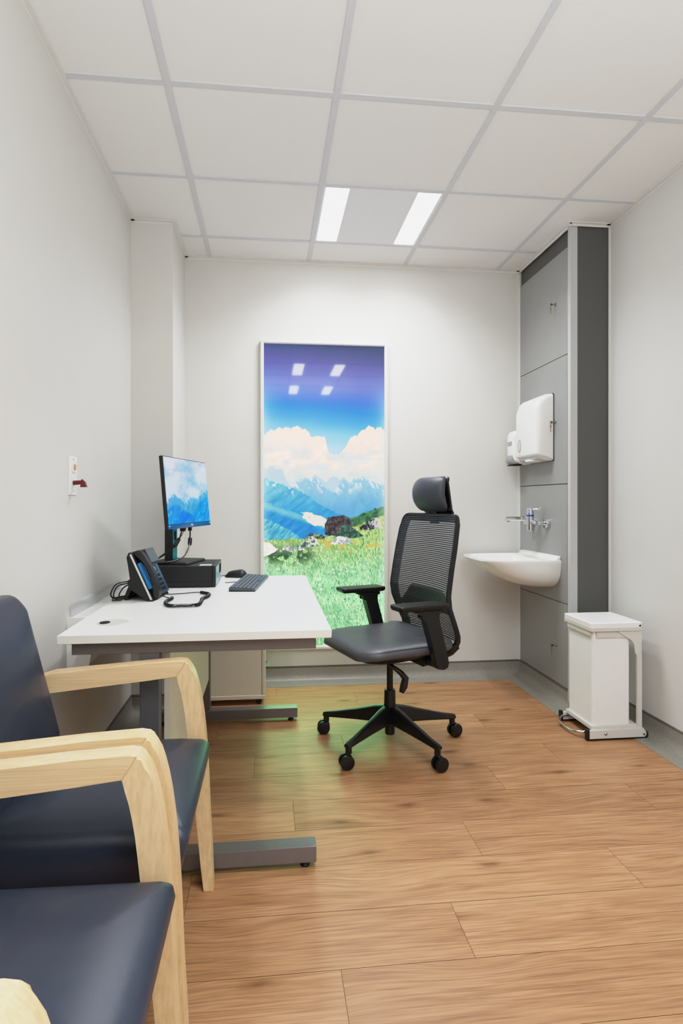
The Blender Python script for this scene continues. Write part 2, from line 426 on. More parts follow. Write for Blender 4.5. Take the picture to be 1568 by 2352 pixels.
def picture_img(W, Hh):
    a = (np.arange(W) + .5) / W; v = (np.arange(Hh) + .5) / Hh
    A, B = np.meshgrid(a, v)
    U = 605 + A * 279; V = 788 + B * 699              # printed in these units
    X = U / 100; Y = V / 100
    # sky
    st = [(788, (58, 72, 120)), (830, (84, 84, 168)), (880, (86, 104, 206)), (912, (58, 116, 226)), (940, (12, 138, 226)), (962, (50, 162, 230)), (995, (128, 202, 236)), (1030, (180, 218, 240)), (1500, (190, 220, 240))]
    sk = np.stack([np.interp(V + 12 * (fbm(X, Y, .6, .8, 3) - .5) * 2 - 18 * (A - .5), [s[0] for s in st], [s[1][k] for s in st]) for k in range(3)], -1)
    edge = np.clip((np.abs(A - .5) * 2 - .55) / .45, 0, 1) ** 2 * sst(830, 930, V)
    I = over(sk, C(150, 205, 236), edge * .55)
    # clouds
    n = fbm(X, Y, 3.2, 3.4, 11, 5) - .5; n2 = fbm(X, Y, 7, 7, 31, 4) - .5
    top = np.interp(U, [600, 620, 645, 668, 690, 708, 716, 732, 745, 752, 765, 785, 800, 822, 846, 860, 890], [1003, 992, 984, 980, 983, 992, 1006, 999, 1008, 1034, 1048, 1040, 1012, 998, 977, 983, 982])
    bump = 7 * np.abs(np.sin(U * .15 + 2 * n)) ** .6 + 2.5 * np.abs(np.sin(U * .36 + 1 + 2 * n)) ** .6
    m = sst(-1.5, 2.5, V - (top - bump + 9 * n + 4 * n2 + 5))
    shade = sst(.42, .66, fbm(X, Y, 2.2, 4.2, 51, 5)) * sst(1008, 1050, V)
    cl = C(251, 236, 220) * (1 - shade[..., None] * .6) + C(204, 218, 230) * shade[..., None] * .6
    cl = cl + (n2 * 18)[..., None] * sst(1000, 1030, V)[..., None]
    I = over(I, cl, m)
    mist = sst(1060, 1105, V + 40 * n) ; I = over(I, C(196, 220, 232), mist * .55)
    # far range
    def ridge(pts, amp, seed, sc=6):
        r = np.interp(U, [p[0] for p in pts], [p[1] for p in pts])
        return r + amp * (fbm(X, Y * 0, sc, 1, seed, 5) - .5) * 2
    R = ridge([(600, 1072), (640, 1068), (665, 1112), (700, 1098), (720, 1090), (745, 1102), (775, 1096), (800, 1110), (890, 1108)], 12, 71, 8)
    I = over(I, C(172, 208, 228), sst(0, 3, V - R) * .7)
    R = ridge([(600, 1160), (650, 1128), (672, 1108), (700, 1100), (724, 1093), (742, 1112), (765, 1125), (790, 1092), (805, 1110), (812, 1098), (835, 1090), (860, 1106), (890, 1116)], 6, 77, 9)
    tex = fbm(X + .35 * Y, Y, 9, 4, 81, 5)
    far = C(150, 200, 226) * (1 - sst(1095, 1190, V))[..., None] + C(92, 170, 220) * sst(1095, 1190, V)[..., None]
    far = far + (tex - .5)[..., None] * 26
    snow = sst(.54, .64, fbm(X - .4 * Y, Y, 12, 7, 86, 5)) * (1 - sst(6, 42, V - R))
    far = over(far, C(240, 240, 236), snow * .8)
    I = over(I, far, sst(-1, 7, V - R))
    # left mountains
    R = ridge([(600, 1096), (625, 1103), (650, 1112), (690, 1130), (720, 1148), (745, 1163), (790, 1184), (830, 1196), (890, 1205)], 5, 91, 10)
    tex = fbm(X + 1.2 * Y, Y - .5 * X, 9, 3.2, 95, 6, .6)
    lm = C(110, 196, 220) * (1 - A)[..., None] + C(50, 158, 216) * A[..., None]
    lm = lm * (1 - sst(1110, 1215, V))[..., None] + C(8, 136, 212) * sst(1110, 1215, V)[..., None] + (tex - .5)[..., None] * C(110, 76, 36)
    sn = sst(.56, .64, fbm(X, Y, 14, 14, 99, 4)) * (1 - sst(4, 26, V - R)) * (A < .25); lm = over(lm, C(244, 240, 232), sn * .85)
    I = over(I, lm, sst(0, 2.5, V - R))
    band = sst(0, 5, V - (1152 + (U - 605) * .33 + 14 * (tex - .5))) * (1 - sst(0, 12, V - (1162 + (U - 605) * .34)))
    I = over(I, C(150, 214, 214), band * .6 * (U < 760))
    fld = ((U - 727) / 30) ** 2 + ((V - 1196 - (U - 727) * .32) / 13) ** 2 + (fbm(X, Y, 9, 9, 101, 4) - .5) * 2.4
    I = over(I, C(236, 232, 218), 1 - sst(.75, 1.05, fld))
    R = ridge([(600, 1190), (625, 1196), (650, 1210), (675, 1225), (700, 1240), (890, 1300)], 3, 105, 10)
    nh = C(70, 172, 204) + (fbm(X + .8 * Y, Y, 22, 9, 107, 4) - .5)[..., None] * C(190, 130, 70)
    I = over(I, nh, sst(0, 2, V - R))
    # right slope
    R = ridge([(780, 1206), (800, 1192), (830, 1180), (860, 1170), (890, 1158)], 4, 111, 26) + 400 * (U < 778)
    sl = C(60, 116, 76) + (fbm(X, Y + .5 * X, 14, 20, 113, 4) - .5)[..., None] * C(120, 130, 70)
    I = over(I, sl, sst(0, 2, V - R))
    R2 = ridge([(780, 1222), (820, 1206), (860, 1190), (890, 1178)], 3, 117, 16) + 400 * (U < 790)
    I = over(I, C(176, 190, 96) + (fbm(X, Y, 20, 20, 119, 4) - .5)[..., None] * 130, sst(0, 4, V - R2))
    # meadow
    R = ridge([(600, 1241), (650, 1238), (700, 1236), (740, 1232), (790, 1228), (830, 1220), (890, 1212)], 4, 121, 14)
    st = fbm(X + .12 * Y, Y, 60, 15, 123, 3, .6); st2 = fbm(X - .25 * Y, Y, 74, 19, 127, 2, .7); pt = fbm(X, Y, 3, 5, 131, 4)
    t = sst(1235, 1330, V)
    gr = C(158, 192, 96) * (1 - t)[..., None] + C(150, 220, 158) * t[..., None]
    gr = gr + (pt - .5)[..., None] * C(110, 90, 80)
    gr = over(gr, C(40, 122, 84), sst(.47, .30, st) * (.35 + .5 * sst(.4, .6, pt))); gr = over(gr, C(222, 248, 206), sst(.5, .72, st2) * .8)
    fl_ = sst(.86, .9, vnoise(X, Y, 26, 26, 137)); gr = over(gr, C(244, 236, 214), fl_ * .8 * sst(1260, 1300, V))
    ye = sst(.5, .64, fbm(X, Y, 6, 9, 139, 4)) * np.exp(-((V - 1254) / 14) ** 2) * sst(690, 760, U); gr = over(gr, C(212, 178, 82), ye * .9)
    bush = sst(.4, .56, fbm(X, Y, 9, 12, 141, 5)) * np.exp(-((V - 1277) / 18) ** 2) * (1 - sst(690, 740, U)); gr = over(gr, C(28, 66, 40), bush * .9)
    I = over(I, gr, sst(0, 3, V - R))
    # boulders
    rn = fbm(X, Y, 12, 12, 151, 5)
    def rock(poly, base, lo, hi, seed, grad=0.):
        nonlocal I
        P = np.array(poly, float); ins = np.zeros_like(U, bool)
        jx = U + 5 * (fbm(X, Y, 16, 16, seed, 3) - .5); jy = V + 5 * (fbm(X, Y, 16, 16, seed + 3, 3) - .5)
        for k in range(len(P)):
            x1, y1 = P[k]; x2, y2 = P[(k + 1) % len(P)]
            ins ^= ((y1 > jy) != (y2 > jy)) & (jx < (x2 - x1) * (jy - y1) / (y2 - y1 + 1e-9) + x1)
        tx = fbm(X, Y, 24, 20, seed + 7, 5, .65)
        lx = np.clip((U - P[:, 0].min()) / (np.ptp(P[:, 0])), 0, 1)
        c = C(*lo) + (C(*hi) - C(*lo)) * sst(.38, .68, tx + grad * (lx - .5))[..., None]
        I = over(I, c, ins.astype(float))
    rock([(698, 1232), (716, 1226), (748, 1230), (752, 1236), (735, 1240), (700, 1238)], 0, (20, 50, 44), (150, 170, 140), 161)
    rock([(744, 1230), (746, 1205), (752, 1190), (770, 1186), (790, 1184), (804, 1192), (809, 1207), (800, 1222), (770, 1232)], 0, (30, 20, 26), (96, 84, 88), 163)
    rock([(825, 1218), (830, 1208), (850, 1196), (868, 1187), (876, 1204), (874, 1214), (850, 1220)], 0, (36, 46, 56), (206, 204, 196), 167, .5)
    rock([(764, 1238), (775, 1222), (790, 1199), (806, 1210), (836, 1232), (824, 1236), (800, 1238)], 0, (14, 60, 52), (90, 124, 104), 171)
    rock([(758, 1252), (768, 1238), (776, 1232), (800, 1236), (806, 1248), (786, 1252)], 0, (150, 160, 170), (246, 240, 232), 173)
    rock([(680, 1256), (700, 1243), (714, 1231), (726, 1240), (733, 1252), (706, 1260)], 0, (40, 80, 78), (226, 222, 206), 177, .3)
    rock([(645, 1262), (660, 1254), (690, 1257), (702, 1264), (668, 1266)], 0, (120, 140, 140), (250, 244, 236), 179)
    rock([(598, 1241), (614, 1247), (638, 1262), (630, 1268), (615, 1276), (598, 1280)], 0, (240, 232, 224), (252, 246, 240), 181)
    # brighter toward the lit edges of the box
    eg = np.clip(1 - np.minimum(A, 1 - A) / .09, 0, 1) ** 2 * sst(880, 1000, V)
    I = over(I, C(222, 240, 236), eg * .45)
    return np.clip(I, 0, 255)

def screen_img(W, Hh):
    a = (np.arange(W) + .5) / W; v = (np.arange(Hh) + .5) / Hh
    A, B = np.meshgrid(a, v); X = A * 3; Y = B * 2
    c = fbm(X, Y, 1.2, 2.0, 201, 5)
    I = C(120, 186, 224) * np.ones((Hh, W, 1)); I = over(I, C(204, 219, 232), sst(.30, .62, c + .1 * (1 - A) - .06 * (B < .2)))
    def ridge(pts, amp, seed): return np.interp(A, [p[0] for p in pts], [p[1] for p in pts]) + amp * (fbm(X, Y * 0, 5, 1, seed, 5) - .5) * 2
    R = ridge([(0, .66), (.15, .52), (.3, .6), (.45, .66), (.55, .56), (.7, .6), (.85, .5), (1, .46)], .03, 207)
    tex = fbm(X + .7 * Y, Y, 8, 4, 211, 5)
    far = C(70, 170, 224) + (tex - .5)[..., None] * 70; sn = sst(.55, .66, fbm(X - Y, Y, 12, 6, 213, 4)) * (1 - sst(.02, .14, B - R)); far = over(far, C(238, 242, 244), sn * .8)
    I = over(I, far, sst(-.01, .05, B - R))
    R = ridge([(0, .74), (.2, .68), (.42, .8), (.55, .86), (.7, .7), (.85, .6), (1, .56)], .02, 217)
    nr = C(0, 148, 232) + (tex - .5)[..., None] * C(60, 110, 60); hl = sst(.64, .72, fbm(X - .6 * Y, Y + .3 * X, 4, 16, 219, 4)); nr = over(nr, C(120, 214, 216), hl * .6)
    nr = over(nr, C(0, 108, 236), np.exp(-((A - .35) / .18) ** 2 - ((B - .92) / .14) ** 2) * .8)
    I = over(I, nr, sst(0, .04, B - R))
    return np.clip(I, 0, 255)

def print_mesh(name, img, corner, ux, uz, parent, strength, rough, world=True, coat=.5):
    """grid whose corner colours carry the printed picture; corner = top left, ux along the width, uz down"""
    Hh, W, _ = img.shape
    c = np.array(corner, float); ux = np.array(ux, float); uz = np.array(uz, float)
    ii, jj = np.meshgrid(np.arange(W) / (W - 1), np.arange(Hh) / (Hh - 1))
    co = c + ii[..., None] * ux + jj[..., None] * uz; co = co.reshape(-1, 3)
    if parent is not None and world:
        Mi = np.array(WM[parent.name].inverted()); co = co @ Mi[:3, :3].T + Mi[:3, 3]
    k = (np.arange(Hh - 1)[:, None] * W + np.arange(W - 1)[None]).ravel()
    F = np.stack([k, k + W, k + W + 1, k + 1], -1).astype(np.int32)
    me = bpy.data.meshes.new(name); me.vertices.add(len(co)); me.vertices.foreach_set('co', co.astype(np.float32).ravel())
    me.loops.add(F.size); me.loops.foreach_set('vertex_index', F.ravel()); me.polygons.add(len(F)); me.polygons.foreach_set('loop_start', (np.arange(len(F)) * 4).astype(np.int32))
    me.update(calc_edges=True); me.validate()
    at = me.color_attributes.new('print', 'FLOAT_COLOR', 'POINT')
    x = img.reshape(-1, 3) / 255; x = np.where(x <= .04045, x / 12.92, ((x + .055) / 1.055) ** 2.4)
    x = np.interp(x, CURVE_Y, CURVE_X)
    at.data.foreach_set('color', np.concatenate([x, np.ones((len(x), 1))], 1).astype(np.float32).ravel())
    m, N, L, b = new_mat(name + '_ink'); an = N.new('ShaderNodeAttribute'); an.attribute_name = 'print'
    b.inputs['Base Color'].default_value = (.01, .01, .01, 1); L.new(an.outputs['Color'], b.inputs['Emission Color'])
    b.inputs['Emission Strength'].default_value = strength; b.inputs['Roughness'].default_value = rough; b.inputs['Specular IOR Level'].default_value = coat
    me.materials.append(m)
    o = bpy.data.objects.new(name, me); COL.objects.link(o)
    if parent is not None: o.parent = parent; WM[o.name] = WM[parent.name]
    return o

# ------------------------------------------------------------------ illuminated picture
px0, px1, pz0, pz1 = .303, 1.088, .200, 2.088
t = thing('illuminated_picture', 'tall backlit mountain meadow picture in a thin white frame on back wall', 'picture', ((px0 + px1) / 2, YB, pz0))
bm = BM(); fw, fd = .020, .034
A_ = [(px0, pz0), (px1, pz0), (px1, pz1), (px0, pz1)]
prof = [(0, 0), (0, fd), (.004, fd + .003), (fw - .006, fd + .003), (fw, fd - .002), (fw, .008)]
rings = []
for (cx_, cz_), (sx_, sz_) in zip(A_, ((1, 1), (-1, 1), (-1, -1), (1, -1))):
    rings.append([Vector((cx_ + sx_ * d, YB - h_, cz_ + sz_ * d)) for d, h_ in prof])
skin_rings(bm, rings, closed_ring=False, cap=False, closed_path=True)
mesh_obj('frame', bm, M_trimw, t)
bm = BM(); box(bm, (px0 + .003, YB - .008, pz0 + .003), (px1 - .003, YB - .0005, pz1 - .003)); mesh_obj('back_board', bm, M_lplast, t)
print_mesh('picture_print', picture_img(460, 1136), (px0 + fw - .001, YB - .018, pz1 - fw + .001), (px1 - px0 - 2 * fw + .002, 0, 0), (0, 0, -(pz1 - pz0 - 2 * fw + .002)), t, 1.15, .04)

# ------------------------------------------------------------------ plumbing cabinet
t = thing('plumbing_cabinet', 'full-height grey plumbing cabinet in the right corner behind the basin', 'cabinet', (2.06, -.04, 0))
yd0, yd1 = -.318, YB - .004
bm = BM(); box(bm, (UX + .022, -.33, .02), (XR - .002, YB - .002, H - .004)); box(bm, (UX + .006, -.345, .09), (UX + .03, -.315, H - .02)); mesh_obj('carcass', bm, M_dark, t)
bm = BM(); box(bm, (UX + .008, -.327, 2.484), (UX + .022, yd1, H - .004), .001); mesh_obj('filler_panel', bm, M_ubody, t)
def panel(name, z0, z1, lock=None, ly=-.18):
    poly = [(UX, yd1), (UX, yd0 + .02)] + [(UX + .02 * (1 - math.cos(a)), yd0 + .02 * (1 - math.sin(a))) for a in [PI / 2 * k / 6 for k in range(1, 7)]]
    poly = [(UX, yd1)] + [(UX + .02 - .02 * math.cos(a), yd0 + .02 - .02 * math.sin(a)) for a in [PI / 2 * k / 6 for k in range(0, 7)]] + [(UX + .022, yd0), (UX + .022, yd1)]
    bm = BM(); prism(bm, poly, z0, z1, 'Z'); d = mesh_obj(name, bm, M_udoor, t)
    if lock:
        bm = BM(); lathe(bm, [(.0005, -.006), (.008, -.006), (.0095, -.004), (.0095, .002)], (UX, ly, lock), 'X', 20); mesh_obj('lock', bm, M_gasket, d)
    return d
panel('door', 1.906, 2.481, 2.213); panel('access_panel', 1.204, 1.902, 1.551); panel('access_panel', .551, 1.2); panel('door', .094, .547, .299, -.189)
bm = BM(); box(bm, (1.947, UY - .0, .0), (1.988, -.332, H - .004), .003); mesh_obj('corner_post', bm, M_upost, t)
bm = BM(); box(bm, (1.988, UY + .003, .0), (XR - .001, -.333, H - .004), .001); mesh_obj('end_panel', bm, M_ubody, t)

def keys(y, z, label):
    t = thing('key_ring', label, 'keys', (UX - .02, y, z - .04), 0, 'keys in the cabinet locks')
    bm = BM(); box(bm, (UX - .030, y - .0012, z - .002), (UX - .004, y + .0012, z + .002), .0005); lathe(bm, [(.0004, -.0012), (.008, -.0012), (.008, .0012), (.0004, .0012)], (UX - .024, y, z), 'Y', 14); mesh_obj('inserted_key', bm, M_steel, t)
    bm = BM(); R = .009; tube(bm, [(UX - .028 + .002 * math.sin(a), y + R * math.sin(a), z - .008 + R * math.cos(a)) for a in [2 * PI * k / 18 for k in range(18)]], .0009, 6, closed=True); mesh_obj('ring', bm, M_steel, t)
    bm = BM(); rbox(bm, (UX - .028, y, z - .0235), (.0022, .013, .016), .001); rbox(bm, (UX - .028, y, z - .043), (.0022, .006, .026), .0008); mesh_obj('key', bm, M_brass, t)
keys(-.18, 2.213, 'keys hanging from the lock of the cabinet top door')
keys(-.18, 1.551, 'keys hanging from the lock beside the towel dispenser')
keys(-.189, .299, 'keys hanging from the lock of the cabinet bottom door near bin')

# ------------------------------------------------------------------ dispensers
def outline(y0, y1, z0, z1, rt, rb, n=8):
    out = []
    for cy, cz, r, a0 in ((y1 - rt, z1 - rt, rt, 0), (y0 + rt, z1 - rt, rt, PI / 2), (y0 + rb, z0 + rb, rb, PI), (y1 - rb, z0 + rb, rb, 1.5 * PI)):
        for k in range(n + 1):
            a = a0 + PI / 2 * k / n; out.append((cy + r * math.cos(a), cz + r * math.sin(a)))
    return out
def shell(bm, secs):
    skin_rings(bm, [[Vector((x, y, z)) for y, z in outline(*s)] for x, s in secs])
t = thing('paper_towel_dispenser', 'white paper towel dispenser with oval window on the grey cabinet', 'dispenser', (UX, -.02, 1.338))
ty0, ty1 = -.164, .122
bm = BM(); shell(bm, [(UX - .0003, (ty0 - .001, ty1 + .001, 1.336, 1.722, .018, .008)), (UX - .005, (ty0 - .001, ty1 + .001, 1.336, 1.722, .018, .008))]); mesh_obj('back_plate', bm, M_blackm, t)
bm = BM(); shell(bm, [(UX - .005, (ty0, ty1, 1.34, 1.72, .022, .010)), (UX - .04, (ty0 + .001, ty1 - .001, 1.356, 1.716, .032, .012)), (UX - .075, (ty0 + .002, ty1 - .002, 1.364, 1.702, .05, .012)), (UX - .094, (ty0 + .005, ty1 - .005, 1.367, 1.687, .062, .014)), (UX - .103, (ty0 + .012, ty1 - .012, 1.371, 1.672, .066, .014)), (UX - .107, (ty0 + .024, ty1 - .024, 1.378, 1.652, .06, .014))])
cov = mesh_obj('cover', bm, M_wplast, t, ang=50)
bm = BM(); shell(bm, [(UX - .004, (ty0 + .004, ty1 - .004, 1.337, 1.40, .01, .008)), (UX - .05, (ty0 + .006, ty1 - .006, 1.338, 1.40, .01, .008)), (UX - .088, (ty0 + .02, ty1 - .02, 1.352, 1.40, .01, .01))]); mesh_obj('outlet_tray', bm, M_lplast, t, ang=50)
bm = BM(); lathe(bm, [(.001, -.004), (.03, -.004), (.042, 0), (.044, .004), (.044, .012)], (UX - .05, -.02, 1.339), 'Z', 24)
for v in bm.verts: v.co.y = -.02 + (v.co.y + .02) * 1.7
mesh_obj('outlet', bm, M_wplast, t)
bm = BM(); prism(bm, [(.052 + .021 * math.cos(a), 1.436 + .040 * math.sin(a)) for a in [2 * PI * k / 24 for k in range(24)]], UX - .1065, UX - .1085, 'X', .0008, 1); w = mesh_obj('window', bm, M_gplast, cov)
bm = BM(); prism(bm, [(.048 + .013 * math.cos(a), 1.436 + .032 * math.sin(a)) for a in [2 * PI * k / 24 for k in range(24)]], UX - .1084, UX - .1092, 'X'); mesh_obj('window_level', bm, M_lplast, t)
bm = BM()
for k in range(6): box(bm, (UX - .1078, .038 + k * .0045, 1.3835), (UX - .1068, .041 + k * .0045, 1.3865))
mesh_obj('mark', bm, M_gplast, t)

t = thing('soap_dispenser', 'white soap dispenser with grey push bar behind the towel dispenser', 'dispenser', (UX, .19, 1.33))
sy0, sy1 = .135, .245
bm = BM(); shell(bm, [(UX - .0005, (sy0, sy1, 1.335, 1.555, .02, .01)), (UX - .06, (sy0, sy1, 1.338, 1.55, .024, .012)), (UX - .095, (sy0 + .003, sy1 - .003, 1.352, 1.54, .03, .014)), (UX - .108, (sy0 + .012, sy1 - .012, 1.37, 1.525, .03, .016))]); mesh_obj('body', bm, M_wplast, t, ang=50)
bm = BM(); prism(bm, [(UX - .07, 1.338), (UX - .098, 1.336), (UX - .112, 1.352), (UX - .116, 1.375), (UX - .108, 1.392), (UX - .09, 1.398), (UX - .075, 1.385)], sy0 + .012, sy1 - .004, 'Y', .006); pb = mesh_obj('push_bar', bm, M_gplast, t)
bm = BM(); prism(bm, [(UX - .045, 1.328), (UX - .104, 1.328), (UX - .108, 1.334), (UX - .05, 1.336)], sy0 + .016, sy1 - .008, 'Y', .001); mesh_obj('nozzle', bm, M_blackm, t)
bm = BM(); box(bm, (UX - .1095, .16, 1.452), (UX - .1075, .222, 1.478)); mesh_obj('sticker', bm, M_gplast, t)

# ------------------------------------------------------------------ wash basin
t = thing('wash_basin', 'white ceramic wall-hung wash basin under the chrome tap', 'basin', (UX, 0, .61))
def dring(z, w, xf, xb=UX - .0005, k=5.0, n=40, ins=0.):
    """rounded front outline: from back left to back right"""
    L = xb - xf; out = []
    for i in range(n + 1):
        a = PI * i / n; c_, s_ = math.cos(a), math.sin(a)
        y = w * math.copysign(abs(c_) ** (2 / k), c_); x = xb - L * abs(s_) ** (2 / (k * .8))
        out.append(Vector((x, y, z)))
    return out
def lerp_tab(tab, z):
    zs = [q[0] for q in tab]
    return np.interp(z, zs, [q[1] for q in tab])
wtab = [(.610, .08), (.614, .118), (.622, .150), (.635, .180), (.655, .208), (.68, .228), (.71, .239), (.75, .246), (.772, .248), (.780, .246)]
xtab = [(.610, 1.88), (.614, 1.845), (.622, 1.80), (.635, 1.752), (.655, 1.70), (.68, 1.648), (.71, 1.602), (.75, 1.553), (.772, 1.531), (.780, 1.533)]
bm = BM(); rings = [dring(z, lerp_tab(wtab, z), lerp_tab(xtab, z), k=3.2 + 2.2 * (z - .61) / .17) for z in (.610, .612, .617, .625, .637, .652, .67, .69, .712, .735, .758, .772, .778, .780)]
rings += [dring(.780, .238, 1.543, UX - .001, 5.2), dring(.779, .228, 1.556, UX - .07, 4.4), dring(.768, .221, 1.565, UX - .078, 4.2), dring(.73, .205, 1.59, UX - .085, 3.8), dring(.69, .175, 1.64, UX - .1, 3.2), dring(.665, .12, 1.72, UX - .12, 2.8), dring(.655, .04, 1.78, UX - .15, 2.4)]
skin_rings(bm, rings, True, True)
mesh_obj('bowl', bm, M_cer, t, ang=55)
bm = BM(); prism(bm, [(UX - .001, .772), (UX - .03, .775), (UX - .026, .788), (UX - .016, .799), (UX - .001, .803)], -.243, .243, 'Y', .004); mesh_obj('back_ledge', bm, M_cer, t, ang=55)
bm = BM(); lathe(bm, [(.001, .004), (.02, .004), (.024, .002), (.024, 0)], (1.80, 0, .657), 'Z'); mesh_obj('drain', bm, M_chrome, t)

# ------------------------------------------------------------------ tap
t = thing('mixer_tap', 'chrome wall-mounted lever mixer tap above the basin', 'tap', (UX, 0, .95))
bx_, zc = 1.893, .985
bm = BM(); lathe(bm, [(.001, .934), (.019, .934), (.0205, .937), (.0205, 1.022), (.001, 1.022)], (bx_, 0, 0)); mesh_obj('body', bm, M_chrome, t)
bm = BM(); lathe(bm, [(.0212, 1.0), (.0212, 1.004)], (bx_, 0, .018)); lathe(bm, [(.0208, 1.022), (.0216, 1.0225), (.0216, 1.0255), (.0208, 1.026)], (bx_, 0, 0)); mesh_obj('blue_ring', bm, M_blue, t)
bm = BM(); lathe(bm, [(.001, 1.026), (.0205, 1.026), (.0205, 1.060), (.018, 1.065), (.001, 1.066)], (bx_, 0, 0))
tube(bm, [(bx_, -.008, 1.056), (bx_ + .03, -.03, 1.060), (bx_ + .045, -.05, 1.064)], [.007, .0045, .0055], 10); tube(bm, [(bx_ + .042, -.047, 1.062), (bx_ + .046, -.050, 1.074)], .0045, 8); mesh_obj('lever', bm, M_chrome, t)
bm = BM(); tube(bm, [(bx_ - .01, 0, 1.003), (bx_ - .15, 0, 1.003)], .0125, 18); lathe(bm, [(.013, 0), (.014, .002), (.014, .006), (.013, .008)], (bx_ - .06, 0, 1.003), 'X', 18); tube(bm, [(bx_ - .136, 0, 1.0), (bx_ - .136, 0, .985)], [.0105, .0085], 14); mesh_obj('spout', bm, M_chrome, t)
bm = BM(); tube(bm, [(bx_ + .006, -.085, zc - .004), (bx_ + .006, .085, zc - .004)], .0135, 18); mesh_obj('cross_bar', bm, M_chrome, t)
for s in (-1, 1):
    bm = BM(); tube(bm, [(bx_ + .006, s * .078, zc - .004), (UX - .03, s * .082, zc - .004), (UX - .002, s * .088, zc - .006)], .011, 14)
    lathe(bm, [(.012, -.022), (.027, -.020), (.029, -.016), (.029, -.001), (.012, -.0005)], (UX, s * .09, zc - .006), 'X', 26); mesh_obj('wall_flange', bm, M_chrome, t)

# ------------------------------------------------------------------ pedal bin
t = thing('pedal_bin', 'white metal pedal bin with grey frame beside the grey cabinet', 'bin', (1.97, -.625, 0))
by0, by1 = -.748, -.505
bm = BM(); cyx = [(1.852, by0 + .012), (2.038, by0 + .012), (2.038, by1 - .012), (1.852, by1 - .012)]
cushion(bm, .093, .1095, .012, [(.002, .052), (0, .054), (0, .525), (.002, .527)], lambda p: (p[0] + 1.945, p[1] + (by0 + by1) / 2, p[2])); mesh_obj('body', bm, M_bin, t)
bm = BM()
cushion(bm, .127, .1275, .012, [(.004, .517), (.004, .518), (0, .5185), (0, .540), (.002, .5425), (.006, .5435)], lambda p: (p[0] + 1.963, p[1] + (by0 + by1) / 2, p[2])); mesh_obj('lid', bm, M_bin, t)
bm = BM(); cushion(bm, .1275, .1282, .012, [(.006, .503), (0.001, .5035), (0.0, .5045), (0, .518)], lambda p: (p[0] + 1.963 + .0, p[1] + (by0 + by1) / 2, p[2]))
for v in list(bm.verts): pass
mesh_obj('lid_skirt', bm, M_binf, t)
bm = BM(); box(bm, (1.868, by0 + .004, .47), (2.04, by0 + .013, .503), .004); box(bm, (1.840, by0 + .02, .478), (1.853, by1 - .02, .503), .004); mesh_obj('bag_rim', bm, M_binf, t)
for yy in (by0, by1 - .004):
    bm = BM(); prism(bm, [(2.088, .515), (1.965, .515), (1.975, .497), (2.005, .478), (2.035, .46), (2.05, .44), (2.055, .40), (2.066, .385), (2.088, .385)], yy - .001, yy + .003, 'Y'); br = mesh_obj('hinge_bracket', bm, M_binf, t)
    if yy == by0:
        bm = BM(); lathe(bm, [(.0005, -.005), (.0055, -.005), (.0055, 0)], (2.077, yy - .001, .527), 'Y', 14); mesh_obj('pivot_pin', bm, M_steel, br)
        bm = BM(); lathe(bm, [(.0005, -.002), (.004, -.002), (.004, 0)], (1.972, yy - .001, .504), 'Y', 12); mesh_obj('pivot_pin', bm, M_steel, br)
    bm = BM(); box(bm, (2.066, yy - .001 if yy == by0 else yy, .045), (2.090, yy + .012 if yy == by0 else yy + .013, .388), .002); mesh_obj('frame_post', bm, M_binf, t)
bm = BM(); box(bm, (1.842, by0 + .004, .044), (2.07, by1 - .004, .064), .003); mesh_obj('base_tray', bm, M_binf, t)
for yy in (by0 - .008, by1 - .006):
    bm = BM(); prism(bm, [(1.826, .008), (2.100, .008), (2.108, .02), (2.106, .032), (2.092, .05), (1.826, .047)], yy, yy + .014, 'Y', .002); rl = mesh_obj('side_rail', bm, M_binf, t)
    bm = BM(); box(bm, (1.812, yy - .001, 0), (1.828, yy + .02, .052), .004); box(bm, (1.828, yy + .001, 0), (2.100, yy + .013, .0085), .002); prism(bm, [(2.098, 0), (2.11, .0), (2.117, .014), (2.115, .032), (2.104, .038), (2.106, .02)], yy + .001, yy + .015, 'Y'); mesh_obj('rubber_foot', bm, M_blackm, t)
    if yy < -.7:
        bm = BM()
        lathe(bm, [(.0005, -.006), (.005, -.005), (.0075, -.002), (.0075, 0)], (1.905, yy, .03), 'Y', 16); mesh_obj('bolt', bm, M_steel, rl)
        bm = BM(); lathe(bm, [(.0005, -.004), (.005, -.004), (.0055, 0)], (2.094, yy, .022), 'Y', 14); mesh_obj('bolt', bm, M_steel, rl)
bm = BM(); tube(bm, [(1.85, by0 + .03, .03), (1.815, by0 + .035, .027), (1.785, by0 + .07, .022), (1.778, -.6, .022), (1.785, by1 - .05, .024), (1.815, by1 - .018, .032), (1.85, by1 - .015, .034)], .0065, 12, 6); mesh_obj('pedal', bm, M_chrome, t)

